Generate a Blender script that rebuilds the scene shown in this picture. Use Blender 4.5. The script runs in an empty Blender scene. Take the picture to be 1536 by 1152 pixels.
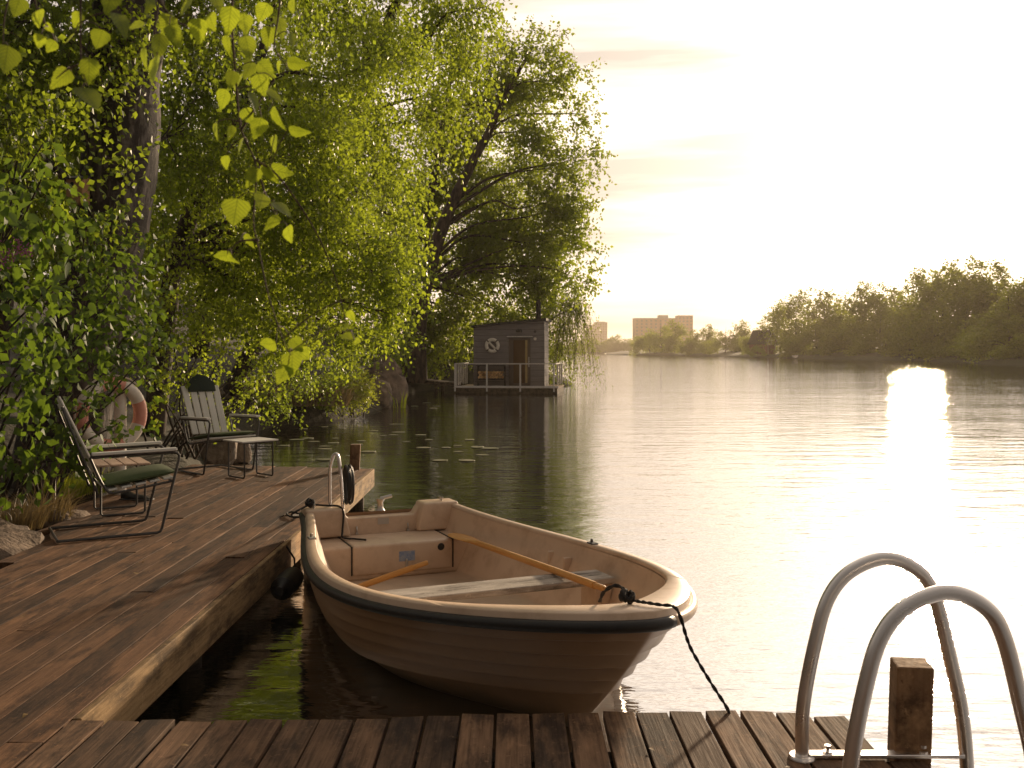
import bpy, bmesh, math, random
import numpy as np
from mathutils import Vector, Matrix, noise as mnoise

sc = bpy.context.scene
R = math.radians
# ------------------------------------------------------------------ camera
F, H, HY = 1472.0, 1.676, 527.0          # focal length (px of a 1536 wide frame), eye height over the water, horizon row
cam = bpy.data.cameras.new('camera'); camo = bpy.data.objects.new('camera', cam)
sc.collection.objects.link(camo); sc.camera = camo
camo.location = (0, 0, H); camo.rotation_euler = (R(90), 0, 0)
cam.sensor_width = 36; cam.lens = 36 * F / 1536; cam.shift_y = -(576 - HY) / 1536
cam.clip_start = 0.05; cam.clip_end = 6000
cam.dof.use_dof = True; cam.dof.focus_distance = 6.2; cam.dof.aperture_fstop = 8.0

# ------------------------------------------------------------------ sky and sun
SUN_AZ, SUN_EL = math.atan((1385 - 768) / F), R(10.5)
SUN = Vector((math.sin(SUN_AZ) * math.cos(SUN_EL), math.cos(SUN_AZ) * math.cos(SUN_EL), math.sin(SUN_EL)))
W = bpy.data.worlds.new('World'); sc.world = W; W.use_nodes = True
nt = W.node_tree; nt.nodes.clear()
def N(t, **k):
    n = nt.nodes.new(t)
    for a, b in k.items(): setattr(n, a, b)
    return n
def mth(op, a, b=None, c=None):
    n = N('ShaderNodeMath', operation=op)
    for i, v in enumerate((a, b, c)):
        if v is None: continue
        if isinstance(v, (int, float)): n.inputs[i].default_value = v
        else: nt.links.new(v, n.inputs[i])
    return n.outputs[0]
def vscale(col, f):
    n = N('ShaderNodeVectorMath', operation='SCALE')
    if isinstance(col, tuple): n.inputs[0].default_value = col
    else: nt.links.new(col, n.inputs[0])
    if isinstance(f, (int, float)): n.inputs['Scale'].default_value = f
    else: nt.links.new(f, n.inputs['Scale'])
    return n.outputs[0]
def vadd(a, b):
    n = N('ShaderNodeVectorMath', operation='ADD'); nt.links.new(a, n.inputs[0]); nt.links.new(b, n.inputs[1]); return n.outputs[0]
tc = N('ShaderNodeTexCoord')
dot = N('ShaderNodeVectorMath', operation='DOT_PRODUCT'); nt.links.new(tc.outputs['Generated'], dot.inputs[0]); dot.inputs[1].default_value = SUN
ang = mth('ARCCOSINE', mth('MINIMUM', dot.outputs['Value'], 0.99999))
# thin bright cloud veil: an even layer, and the aureole of the veiled sun
mp = N('ShaderNodeMapping'); nt.links.new(tc.outputs['Generated'], mp.inputs['Vector']); mp.inputs['Scale'].default_value = (1.1, 1.1, 12.0)
nz = N('ShaderNodeTexNoise'); nz.inputs['Scale'].default_value = 2.2; nz.inputs['Detail'].default_value = 5; nt.links.new(mp.outputs[0], nz.inputs['Vector'])
cl = N('ShaderNodeMapRange'); nt.links.new(nz.outputs['Fac'], cl.inputs[0])
cl.inputs[1].default_value = .36; cl.inputs[2].default_value = .56; cl.inputs[3].default_value = .56; cl.inputs[4].default_value = 1.06
glow = mth('ADD', mth('MULTIPLY', mth('EXPONENT', mth('MULTIPLY', ang, -1 / R(5.0))), 2.2), mth('MULTIPLY', mth('EXPONENT', mth('MULTIPLY', ang, -1 / R(13.0))), 0.35))
base = mth('ADD', 0.03, mth('MULTIPLY', mth('EXPONENT', mth('MULTIPLY', ang, -1 / R(55.0))), 1.22))
veil = vadd(vscale((1.0, 0.855, 0.73), mth('MULTIPLY', base, cl.outputs[0])), vscale((1.0, 0.855, 0.69), mth('MULTIPLY', glow, cl.outputs[0])))
sky = N('ShaderNodeTexSky', sky_type='NISHITA'); sky.sun_disc = False; sky.sun_elevation = SUN_EL; sky.sun_rotation = SUN_AZ
sky.air_density = 1.0; sky.dust_density = 3.0
tot = vadd(vscale(veil, 10.0), vscale(sky.outputs[0], 0.03))
bg = N('ShaderNodeBackground'); bg.inputs['Strength'].default_value = 0.1; nt.links.new(tot, bg.inputs['Color'])
out = N('ShaderNodeOutputWorld'); nt.links.new(bg.outputs[0], out.inputs['Surface'])
sl = bpy.data.lights.new('sun', 'SUN'); so = bpy.data.objects.new('sun', sl); sc.collection.objects.link(so)
sl.energy = 4.0; sl.angle = R(2.5); sl.color = (1.0, 0.75, 0.49)
so.rotation_euler = (-SUN).to_track_quat('-Z', 'Y').to_euler()
vs = sc.view_settings; vs.view_transform = 'Standard'; vs.look = 'None'; vs.exposure = 0.50; vs.gamma = 1.0
sc.cycles.use_denoising = True
sc.cycles.max_bounces = 8; sc.cycles.transparent_max_bounces = 4; sc.cycles.volume_bounces = 0
sc.cycles.sample_clamp_indirect = 8.0

# ------------------------------------------------------------------ helpers
random.seed(7); rng = np.random.default_rng(11)
COL = sc.collection
def at(px, py, z=0.0):
    d = F * (H - z) / (py - HY); return Vector(((px - 768) / F * d, d, z))
def pt(px, py, d): return Vector(((px - 768) / F * d, d, H - (py - HY) / F * d))
def tag(o, label=None, cat=None, group=None, kind=None):
    if label: o['label'] = label
    if cat: o['category'] = cat
    if group: o['group'] = group
    if kind: o['kind'] = kind
    return o
def empty(name, loc=(0, 0, 0), rz=0.0):
    o = bpy.data.objects.new(name, None); o.location = loc; o.rotation_euler = (0, 0, rz); o.empty_display_size = .1
    COL.objects.link(o); return o
def link(name, me, mat, parent=None, loc=(0, 0, 0)):
    o = bpy.data.objects.new(name, me); COL.objects.link(o); o.location = loc
    if mat is not None and len(me.materials) == 0: me.materials.append(mat)
    if parent: o.parent = parent
    return o
def copy_tree(o, parent=None):
    c = o.copy(); COL.objects.link(c); c.parent = parent
    for ch in list(o.children): copy_tree(ch, c)
    return c
def npmesh(name, V, Fc, rnd=None):
    """V (n,3), Fc (m,k) -> mesh, optional per-vertex random attribute"""
    me = bpy.data.meshes.new(name); V = np.asarray(V, np.float32); Fc = np.asarray(Fc, np.int32); m, k = Fc.shape
    me.vertices.add(len(V)); me.vertices.foreach_set('co', V.ravel())
    me.loops.add(m * k); me.loops.foreach_set('vertex_index', Fc.ravel())
    me.polygons.add(m); me.polygons.foreach_set('loop_start', np.arange(m, dtype=np.int32) * k)
    me.update(calc_edges=True)
    if rnd is not None:
        a = me.attributes.new('rnd', 'FLOAT', 'POINT'); a.data.foreach_set('value', np.asarray(rnd, np.float32))
    return me
class MB:
    def __init__(s): s.v = []; s.f = []
    def add(s, vs, fs):
        b = len(s.v); s.v += [tuple(p) for p in vs]; s.f += [tuple(i + b for i in q) for q in fs]; return s
    def box(s, x0, x1, y0, y1, z0, z1, M=None):
        vs = [Vector((x, y, z)) for x in (x0, x1) for y in (y0, y1) for z in (z0, z1)]
        if M is not None: vs = [M @ p for p in vs]
        return s.add(vs, [(0, 1, 3, 2), (4, 6, 7, 5), (0, 4, 5, 1), (2, 3, 7, 6), (0, 2, 6, 4), (1, 5, 7, 3)])
    def tube(s, P, r, n=8, caps=True, closed=False):
        P = [Vector(p) for p in P]; m = len(P)
        rs = r if isinstance(r, (list, tuple)) else [r] * m
        up = None; rings = []
        for i in range(m):
            if closed: t = P[(i + 1) % m] - P[i - 1]
            else: t = P[min(i + 1, m - 1)] - P[max(i - 1, 0)]
            t.normalize() if t.length > 1e-9 else None
            if up is None:
                a = Vector((0, 0, 1)) if abs(t.z) < .9 else Vector((1, 0, 0)); up = (a - t * a.dot(t)).normalized()
            else:
                up = up - t * up.dot(t); up = up.normalized() if up.length > 1e-6 else t.orthogonal().normalized()
            w = t.cross(up)
            rings.append([P[i] + (up * math.cos(2 * math.pi * k / n) + w * math.sin(2 * math.pi * k / n)) * rs[i] for k in range(n)])
        vs = [p for g in rings for p in g]; fs = []
        for i in range(m if closed else m - 1):
            j = (i + 1) % m
            for k in range(n): fs.append((i * n + k, i * n + (k + 1) % n, j * n + (k + 1) % n, j * n + k))
        if caps and not closed: fs += [tuple(range(n))[::-1], tuple((m - 1) * n + k for k in range(n))]
        return s.add(vs, fs)
    def prism(s, poly, x0, x1, M=None):
        """poly of (y,z) extruded along x"""
        n = len(poly); vs = [Vector((x, a, b)) for x in (x0, x1) for a, b in poly]
        if M is not None: vs = [M @ p for p in vs]
        fs = [(k, (k + 1) % n, n + (k + 1) % n, n + k) for k in range(n)] + [tuple(range(n))[::-1], tuple(range(n, 2 * n))]
        return s.add(vs, fs)
    def grid(s, rows, closed=False):
        m, n = len(rows), len(rows[0]); vs = [p for r in rows for p in r]; fs = []
        for i in range(m - 1):
            for k in range(n if closed else n - 1): fs.append((i * n + k, i * n + (k + 1) % n, (i + 1) * n + (k + 1) % n, (i + 1) * n + k))
        return s.add(vs, fs)
    def lathe(s, prof, n=16, M=None):
        rows = [[Vector((r * math.cos(2 * math.pi * k / n), r * math.sin(2 * math.pi * k / n), z)) for k in range(n)] for r, z in prof]
        if M is not None: rows = [[M @ p for p in q] for q in rows]
        return s.grid(rows, closed=True)
    def mesh(s, name, smooth=False, bevel=0.0, seg=2):
        me = bpy.data.meshes.new(name); me.from_pydata(s.v, [], s.f); bm = bmesh.new(); bm.from_mesh(me)
        bmesh.ops.recalc_face_normals(bm, faces=bm.faces)
        if bevel: bmesh.ops.bevel(bm, geom=[e for e in bm.edges if len(e.link_faces) == 2 and e.calc_face_angle(0) > .5], offset=bevel, segments=seg, affect='EDGES', profile=.5)
        bm.to_mesh(me); bm.free()
        if smooth:
            me.shade_smooth()
            if smooth != 2: me.set_sharp_from_angle(angle=R(40))
        return me
    def build(s, name, mat, parent=None, smooth=False, bevel=0.0, seg=2, loc=(0, 0, 0)): return link(name, s.mesh(name, smooth, bevel, seg), mat, parent, loc)
def spline(P, n=8):
    """Catmull-Rom through the points"""
    P = [Vector(p) for p in P]; Q = [2 * P[0] - P[1]] + P + [2 * P[-1] - P[-2]]; o = []
    for i in range(1, len(Q) - 2):
        a, b, c, d = Q[i - 1], Q[i], Q[i + 1], Q[i + 2]
        for k in range(n):
            t = k / n; o.append(.5 * ((2 * b) + (c - a) * t + (2 * a - 5 * b + 4 * c - d) * t * t + (3 * b - a - 3 * c + d) * t ** 3))
    return o + [P[-1]]

# ------------------------------------------------------------------ materials
class NT:
    def __init__(s, name):
        s.m = bpy.data.materials.new(name); s.m.use_nodes = True; s.t = s.m.node_tree; s.b = s.t.nodes['Principled BSDF']; s.o = s.t.nodes['Material Output']
    def n(s, t, inp=None, **k):
        q = s.t.nodes.new(t)
        for a, b in k.items(): setattr(q, a, b)
        for a, b in (inp or {}).items(): s.put(q.inputs[a], b)
        return q
    def put(s, sock, v):
        if isinstance(v, bpy.types.NodeSocket): s.t.links.new(v, sock)
        else: sock.default_value = v if not (isinstance(v, tuple) and len(v) == 3 and sock.type == 'RGBA') else (*v, 1)
    def ramp(s, fac, stops):
        q = s.n('ShaderNodeValToRGB', {'Fac': fac}); e = q.color_ramp.elements
        while len(e) < len(stops): e.new(.5)
        for i, (p, c) in enumerate(stops): e[i].position = p; e[i].color = (*c, 1) if len(c) == 3 else c
        return q.outputs['Color']
    def mix(s, f, a, b, mode='MIX'):
        q = s.n('ShaderNodeMix', data_type='RGBA', blend_type=mode); s.put(q.inputs['Factor'], f); s.put(q.inputs[6], a); s.put(q.inputs[7], b); return q.outputs[2]
    def coords(s, scale=(1, 1, 1), kind='Object', rand=0.0):
        v = s.n('ShaderNodeTexCoord').outputs[kind]
        if rand:
            oi = s.n('ShaderNodeObjectInfo'); sc_ = s.n('ShaderNodeVectorMath', {0: oi.outputs['Random']}, operation='SCALE'); sc_.inputs['Scale'].default_value = rand
            v = s.n('ShaderNodeVectorMath', {0: v, 1: sc_.outputs[0]}, operation='ADD').outputs[0]
        return s.n('ShaderNodeMapping', {'Vector': v, 'Scale': scale}).outputs[0]
    def noise(s, v, scale, detail=4, rough=.55): return s.n('ShaderNodeTexNoise', {'Vector': v, 'Scale': scale, 'Detail': detail, 'Roughness': rough}).outputs['Fac']
    def bump(s, h, strength=.4, dist=.01): s.put(s.b.inputs['Normal'], s.n('ShaderNodeBump', {'Height': h, 'Strength': strength, 'Distance': dist}).outputs[0])
    def set(s, **k):
        for a, b in k.items(): s.put(s.b.inputs[{'col': 'Base Color', 'rough': 'Roughness', 'metal': 'Metallic', 'spec': 'Specular IOR Level'}[a]], b)
        return s
def plain(name, a, b=None, rough=.6, scale=8.0, metal=0.0, bump=.15, dist=.004):
    M = NT(name); b = b or tuple(x * .75 for x in a); v = M.coords(); q = M.noise(v, scale, 6)
    M.set(col=M.ramp(q, [(.3, b), (.68, a)]), rough=rough, metal=metal)
    if bump: M.bump(M.noise(v, scale * 5, 4), bump, dist)
    return M.m
def wood(name, light, dark, grain=(38, 1.3, 38), rand=9.0, rough=.72, stain=True, spread=.45):
    """weathered board: grain along local y, stains, worn pale patches, board-to-board variation"""
    M = NT(name); v = M.coords(grain, rand=rand); g = M.noise(v, 2.2, 8, .62); v2 = M.coords((1, 1, 1), rand=rand)
    c = M.ramp(g, [(.28, dark), (.5, tuple((x + y) / 2 for x, y in zip(dark, light))), (.74, light)])
    if stain:
        st = M.noise(M.coords((2.6, .7, 2.6), rand=rand), 3.2, 8, .68); c = M.mix(M.ramp(st, [(.40, (.85, .85, .85)), (.54, (0, 0, 0))]), c, tuple(x * .38 for x in dark), 'MIX')
        bl_ = M.noise(M.coords((9, 2.2, 9), rand=rand), 1.7, 6, .6); c = M.mix(M.ramp(bl_, [(.52, (0, 0, 0)), (.70, (.55, .55, .55))]), c, tuple(min(1, x * 1.35) for x in light))
        w = M.noise(v2, 34, 6, .75); c = M.mix(M.ramp(w, [(.58, (0, 0, 0)), (.70, (.6, .6, .6))]), c, tuple(min(1, x * 1.6) for x in light))
        k2 = M.noise(v2, 55, 3, .6); c = M.mix(M.ramp(k2, [(.66, (0, 0, 0)), (.74, (.8, .8, .8))]), c, tuple(x * .3 for x in dark))
    oi = M.n('ShaderNodeObjectInfo').outputs['Random']
    hs = M.n('ShaderNodeHueSaturation', {'Color': c, 'Value': M.n('ShaderNodeMapRange', {0: oi, 3: 1 - spread, 4: 1 + spread}).outputs[0]})
    M.set(col=hs.outputs[0], rough=M.ramp(g, [(.3, (min(1, rough + .2),) * 3), (.7, (rough + .02,) * 3)]), spec=.3); M.bump(g, .55, .006); return M.m
def leafmat(name, dark, light, trans, fac=.5, rough=.42):
    M = NT(name); a = M.n('ShaderNodeAttribute', attribute_name='rnd').outputs['Fac']; oi = M.n('ShaderNodeObjectInfo').outputs['Random']
    s = M.n('ShaderNodeMath', {0: a, 1: oi}, operation='ADD').outputs[0]; s = M.n('ShaderNodeMath', {0: s, 1: 1.0}, operation='FRACT').outputs[0]
    M.set(col=M.ramp(s, [(0, dark), (1, light)]), rough=rough)
    t = M.n('ShaderNodeBsdfTranslucent', {'Color': M.ramp(s, [(0, tuple(x * .7 for x in trans)), (1, trans)])})
    mx = M.n('ShaderNodeMixShader', {0: fac, 1: M.b.outputs[0], 2: t.outputs[0]}); M.t.links.new(mx.outputs[0], M.o.inputs['Surface']); return M.m
def metal(name, col, rough):
    M = NT(name); v = M.coords(); q = M.noise(v, 6, 3); M.set(col=col, metal=1.0, rough=M.ramp(q, [(.3, (rough * .85,) * 3), (.7, (rough * 1.2,) * 3)])); return M.m

m_plank = wood('weathered_plank', (.20, .105, .050), (.082, .038, .018))
m_plank2 = wood('weathered_plank_dark', (.19, .108, .058), (.060, .033, .018))
m_fascia = wood('fascia_board', (.36, .235, .11), (.17, .10, .042), spread=.1)
m_post = wood('post_wood', (.26, .155, .08), (.13, .072, .038), grain=(16, 16, .8), spread=.1)
m_pile = wood('pile_wood', (.13, .09, .06), (.05, .035, .025), grain=(10, 10, .8))
m_steel = metal('polished_steel', (.88, .85, .83), .30)
m_iron = plain('dark_painted_steel', (.075, .072, .07), (.04, .038, .036), .45, 20)
m_slat = wood('painted_slat', (.78, .77, .72), (.60, .59, .55), stain=False, spread=.08)
m_green = plain('green_cushion_cloth', (.050, .078, .022), (.035, .056, .016), .85, 60, bump=.3, dist=.002)
m_dgreen = plain('dark_green_cloth', (.016, .03, .02), (.011, .02, .014), .85, 60, bump=.3, dist=.002)
m_black = plain('black_rubber', (.018, .017, .016), (.010, .010, .010), .5, 25)
m_rope = plain('dark_rope', (.030, .026, .023), (.014, .012, .011), .85, 90, bump=.6)
m_prope = plain('pale_rope', (.62, .55, .45), (.45, .38, .30), .85, 90, bump=.6)
m_oar = wood('varnished_oar', (.62, .33, .10), (.47, .22, .055), grain=(2.0, 30, 30), stain=False, rough=.4, spread=.05)
m_thwart = wood('grey_thwart', (.56, .50, .43), (.30, .255, .21), grain=(24, .9, 24), spread=.05)
def grp_mat(nm, ca, cb):
    M = NT(nm); v = M.coords(); big = M.noise(v, 1.6, 5); sp = M.noise(v, 46, 3, .7); dirt = M.noise(v, 5.5, 8, .65)
    c = M.ramp(big, [(.3, ca), (.7, cb)])
    c = M.mix(M.ramp(dirt, [(.48, (0, 0, 0)), (.74, (.6, .6, .6))]), c, (.33, .20, .11)); c = M.mix(M.ramp(sp, [(.68, (0, 0, 0)), (.76, (.65, .65, .65))]), c, (.26, .17, .11))
    zc = M.n('ShaderNodeSeparateXYZ', {0: M.n('ShaderNodeTexCoord').outputs['Object']}).outputs[2]; wl_ = M.n('ShaderNodeMath', {0: dirt, 1: .16, 2: zc}, operation='MULTIPLY_ADD').outputs[0]
    c = M.mix(M.ramp(wl_, [(.10, (.8, .8, .8)), (.20, (0, 0, 0))]), c, (.12, .085, .04))
    M.set(col=c, rough=M.ramp(dirt, [(.3, (.33,) * 3), (.7, (.5,) * 3)])); M.bump(big, .05, .01); return M.m
m_grp = grp_mat('cream_gelcoat', (.58, .43, .305), (.65, .49, .355)); m_hull = grp_mat('shaded_gelcoat', (.235, .135, .066), (.29, .17, .086))  # outer hull: darker copy of the gelcoat, its shade painted into the colour
def bark_mat(name, light, dark, k=.5, sc_=(5, 5, 1.6)):
    M = NT(name); v = M.coords(sc_); a = M.noise(v, 1.6, 8, .65); b = M.noise(M.coords((3, 3, 22)), 1.5, 5)
    c = M.ramp(a, [(k - .06, dark), (k + .06, light)]); c = M.mix(M.ramp(b, [(.55, (0, 0, 0)), (.7, (.6, .6, .6))]), c, tuple(x * .5 for x in light))
    M.set(col=c, rough=.85); M.bump(a, 1.0, .035); return M.m
m_birch = bark_mat('birch_bark', (.15, .127, .11), (.030, .024, .020), .55)
m_bark = bark_mat('dark_bark', (.075, .052, .036), (.022, .016, .012), .5)
m_twig = plain('twig', (.09, .055, .035), (.05, .03, .02), .8, 30)
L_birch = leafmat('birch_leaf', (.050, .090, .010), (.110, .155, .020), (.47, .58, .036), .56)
def near_leaf():
    m = leafmat('near_birch_leaf', (.040, .085, .010), (.14, .18, .018), (.46, .56, .030), .55); t = m.node_tree
    class Q(NT):
        def __init__(q): q.m = m; q.t = t; q.b = t.nodes['Principled BSDF']; q.o = t.nodes['Material Output']
    M = Q(); sp = M.n('ShaderNodeSeparateXYZ', {0: M.n('ShaderNodeTexCoord').outputs['Object']}); ax_ = M.n('ShaderNodeMath', {0: sp.outputs[0]}, operation='ABSOLUTE').outputs[0]
    u = M.n('ShaderNodeMath', {0: ax_, 1: .9, 2: sp.outputs[1]}, operation='MULTIPLY_ADD').outputs[0]; sn = M.n('ShaderNodeMath', {0: M.n('ShaderNodeMath', {0: u, 1: 48.0}, operation='MULTIPLY').outputs[0]}, operation='SINE').outputs[0]
    v = M.ramp(M.n('ShaderNodeMath', {0: sn, 1: .5, 2: .5}, operation='MULTIPLY_ADD').outputs[0], [(.80, (0, 0, 0)), (.97, (.45, .45, .45))]); rib = M.ramp(ax_, [(.006, (.6, .6, .6)), (.022, (0, 0, 0))]); v = M.mix(1.0, v, rib, 'LIGHTEN'); blot = M.noise(M.coords((1, 1, 1), rand=5.0), 3.0, 5, .6)
    for nd, sock in ((M.b, 'Base Color'), (next(n for n in t.nodes if n.type == 'BSDF_TRANSLUCENT'), 'Color')):
        src = nd.inputs[sock].links[0].from_socket; c = M.mix(v, src, (.05, .075, .008)); c = M.mix(M.ramp(blot, [(.45, (0, 0, 0)), (.75, (.5, .5, .5))]), c, (.09, .14, .01)); t.links.new(c, nd.inputs[sock])
    M.bump(v, .4, .02); return m
L_near = near_leaf()
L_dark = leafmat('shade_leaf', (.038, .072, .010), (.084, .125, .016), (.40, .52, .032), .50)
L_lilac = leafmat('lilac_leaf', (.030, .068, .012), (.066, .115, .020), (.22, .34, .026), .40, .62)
L_alder = leafmat('alder_leaf', (.040, .075, .009), (.088, .130, .016), (.48, .58, .036), .53)
L_willow = leafmat('willow_leaf', (.06, .10, .015), (.12, .155, .025), (.38, .46, .04), .5)
L_far = leafmat('far_leaf', (.045, .072, .010), (.090, .120, .018), (.46, .52, .04), .50)
L_grass = leafmat('grass_blade', (.070, .125, .012), (.17, .21, .02), (.58, .64, .05), .5)
L_dry = leafmat('dry_grass', (.14, .10, .045), (.27, .20, .09), (.30, .22, .09), .3)
m_soil = plain('bank_soil', (.050, .044, .022), (.022, .019, .011), .95, 3.0, bump=.9, dist=.05)
m_grassland = plain('shore_grass', (.04, .05, .014), (.03, .03, .012), .95, .6, bump=.5, dist=.1)
m_rock = plain('granite', (.23, .165, .115), (.06, .045, .035), .85, 4.0, bump=.9, dist=.03)

# ------------------------------------------------------------------ water, lake bed, banks
def water_mat():
    M = NT('lake_water'); M.set(col=(.011, .0105, .006), rough=.035); M.b.inputs['IOR'].default_value = 9.0
    a = M.noise(M.coords((.55, 1.5, 1)), 1.7, 3, .5); b = M.noise(M.coords((1.5, 3.6, 1)), 2.6, 3, .55); c = M.noise(M.coords((.12, .3, 1)), 1.0, 2, .5)
    h = M.n('ShaderNodeMath', {0: a, 1: 1.0, 2: M.n('ShaderNodeMath', {0: b, 1: .30}, operation='MULTIPLY').outputs[0]}, operation='MULTIPLY_ADD').outputs[0]
    h = M.n('ShaderNodeMath', {0: c, 1: 1.6, 2: h}, operation='MULTIPLY_ADD').outputs[0]
    e = M.noise(M.coords((3, 9, 1)), 2.6, 2, .5); h = M.n('ShaderNodeMath', {0: e, 1: .09, 2: h}, operation='MULTIPLY_ADD').outputs[0]
    gust = M.n('ShaderNodeMapRange', {0: M.noise(M.coords((.05, .16, 1)), 1.0, 3, .6), 1: .35, 2: .65, 3: .62, 4: 1.0}).outputs[0]
    bp_ = M.n('ShaderNodeBump', {'Height': h, 'Strength': gust, 'Distance': .022}); M.put(M.b.inputs['Normal'], bp_.outputs[0]); return M.m
ws = MB(); ws.add([(-2600, -60, 0), (2600, -60, 0), (2600, 2600, 0), (-2600, 2600, 0)], [(0, 1, 2, 3)])
tag(ws.build('water', water_mat()), 'rippled lake reflecting the bright evening sky', 'water', kind='structure')
lb = MB(); lb.add([(-2600, -60, -1.6), (2600, -60, -1.6), (2600, 2600, -1.6), (-2600, 2600, -1.6)], [(0, 1, 2, 3)])
tag(lb.build('ground', m_soil), 'dark lake bed under the water', 'ground', kind='structure')
def bank(name, shore, inland, prof, mat, label, amp=.12):
    P = spline([Vector((x, y, 0)) for x, y in shore], 6); rows = []
    for p in P:
        row = []
        for u, z in prof:
            q = p + Vector(inland) * u; k = mnoise.noise(Vector((q.x * .6, q.y * .6, u))) * amp * (1 if u > .1 else .5)
            row.append((q.x + k * .8, q.y, z + k))
        rows.append(row)
    g = MB().grid(rows); return tag(g.build(name, mat, smooth=2), label, 'ground', kind='structure')
SHORE = [(-9, -8), (-4.3, -2), (-3.75, 2), (-3.35, 5), (-3.45, 6.5), (-3.75, 8.2), (-4.1, 10), (-3.55, 11.6), (-4.2, 13.4), (-5.0, 17), (-5.35, 21.5), (-4.3, 24.2), (-3.75, 30), (-4.2, 37), (-3.2, 43), (1.2, 46), (3.0, 49), (1, 56), (-12, 90), (-70, 300), (-330, 690)]
bank('bank', SHORE, (-1, .08, 0), [(-1.2, -1.6), (-.15, -.25), (.08, .16), (.5, .42), (1.5, .6), (4, 1.3), (9, 2.6), (22, 5.0), (70, 7), (600, 9)], m_soil, 'earthy wooded bank left of the docks')
RS = [(110, 40), (72, 95), (60, 121), (69, 152), (67, 205), (66, 245), (64, 290), (60, 340), (51, 400), (50, 450), (54, 560), (60, 640)]
bank('shore', RS, (1, .1, 0), [(-3, -1.6), (-.3, -.1), (.3, .35), (3, .8), (15, 2), (60, 5), (900, 12)], m_grassland, 'grassy far shore under the row of trees', .3)
bank('far_shore', [(420, 700), (60, 690), (-100, 690), (-420, 700)], (0, 1, 0), [(-3, -1.6), (-.3, -.1), (.5, .5), (10, 1.5), (100, 4), (1200, 14)], m_grassland, 'low hazy shore at the end of the lake', .3)

# ------------------------------------------------------------------ docks
DZ = .33; PITCH = .1293; XF = -1.614          # dock height, plank pitch, side of the long dock
def plank_mesh(w, l, th=.034):
    c = .0022; b = MB(); n = 3
    prof = [(-w / 2, -th), (-w / 2, -c), (-w / 2 + c, 0), (w / 2 - c, 0), (w / 2, -c), (w / 2, -th)]
    e0, e1 = random.uniform(-.008, .008), random.uniform(-.008, .008); rows = []
    for i in range(n + 1):
        t = i / n; wob = random.uniform(-.0035, .0035); dz = random.uniform(-.005, .004)
        rows.append([Vector((x + wob, t * l + (e0 if i == 0 else e1 if i == n else 0) * x / w * 2, z + dz)) for x, z in prof])
    b.grid(rows, closed=True); k = len(prof); b.f += [tuple(range(k))[::-1], tuple(n * k + j for j in range(k))]
    return b.mesh('plank')
def planks(parent, spans, mat):
    for x, w, y0, y1 in spans: link('plank', plank_mesh(w, y1 - y0), mat, parent, (x, y0, DZ + random.uniform(-.002, .003)))
dock = tag(empty('wooden_dock'), 'long weathered brown dock along the bank with chairs on it', 'dock')
spans = []; nb = 17; far_r, far_l = 11.30, 11.72
for k in range(nb):
    x = XF - PITCH * (k + .5); w = PITCH - random.uniform(.002, .008); y1 = far_r + (far_l - far_r) * k / nb + random.uniform(-.02, .02)
    y0 = -.4 if k < 11 else 5.75 + (k - 11) * .50 + random.uniform(-.12, .12)
    cuts = [y0]; c = y0 + random.uniform(1.2, 3.4) if k % 2 else y0 + random.uniform(3, 4.2)
    while c < y1 - .9: cuts.append(c); c += random.choice((3.6, 4.8, 4.2))
    cuts.append(y1)
    for a, b in zip(cuts, cuts[1:]): spans.append((x, w, a + .002, b - .003))
planks(dock, spans, m_plank)
fb = MB().box(XF - .002, XF + .034, 3.60, far_r - .03, DZ - .205, DZ - .002); fb.build('fascia', m_fascia, dock, bevel=.004, seg=1)
MB().box(-3.8, XF - .004, far_r + .0, far_r + .034, DZ - .2, DZ - .038).build('fascia', m_fascia, dock)
for x in (-1.78, -2.6, -3.2): MB().box(x - .035, x + .035, 2.0 if x > -3 else 6.5, far_r - .05, DZ - .19, DZ - .037).build('joist', m_pile, dock)
for y in (2.6, 5.2, 8.0, 10.9):
    for x in (-1.72, -2.9): MB().tube([(x, y, -1.7), (x, y, DZ - .04)], .075, 12).build('pile', m_pile, dock, smooth=True)
dock2 = tag(empty('wooden_dock'), 'short dark plank dock at the bottom of the photo with the bathing ladder', 'dock')
spans = []; k = 0; x = XF + .004
def edge_y(px): return at(px, np.interp(px, [90, 600, 1000, 1080, 1180, 1330], [1083.5, 1075, 1067, 1065, 1071, 1078]), DZ).y
while x < 1.36:
    xc = x + PITCH / 2; px = 768 + F * xc / 3.62
    spans.append((xc, PITCH - random.uniform(.009, .015), -.5, edge_y(px) + random.uniform(-.006, .006))); x += PITCH
spans[-1] = spans[-1][:3] + (3.225,)
planks(dock2, spans, m_plank2)
for y in (3.35, 2.5, 1.4): MB().box(XF + .1, 1.34, y - .04, y + .04, DZ - .19, DZ - .038).build('joist', m_pile, dock2)
for xx in (-1.0, .2, 1.2): MB().tube([(xx, 3.2, -1.7), (xx, 3.2, DZ - .04)], .07, 12).build('pile', m_pile, dock2, smooth=True)
# square posts
def post(base, w, h, rz, tilt, label):
    o = empty('mooring_post', base, rz); tag(o, label, 'post')
    b = MB(); b.box(-w / 2, w / 2, -w / 2, w / 2, -1.6, h); me = b.mesh('shaft', bevel=.006, seg=2)
    for v in me.vertices:
        v.co.x += tilt * (v.co.z) + .004 * mnoise.noise(v.co * 3)
    link('shaft', me, m_post, o); return o
post((1.335, 3.30, DZ), .118, .30, R(-9), .03, 'square brown post on the short dock behind the steel ladder')
pp = at(533, 703, DZ); post((pp.x, pp.y - .06, DZ), .115, .285, R(6), .05, 'dark square post at the far corner of the long dock')

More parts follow.
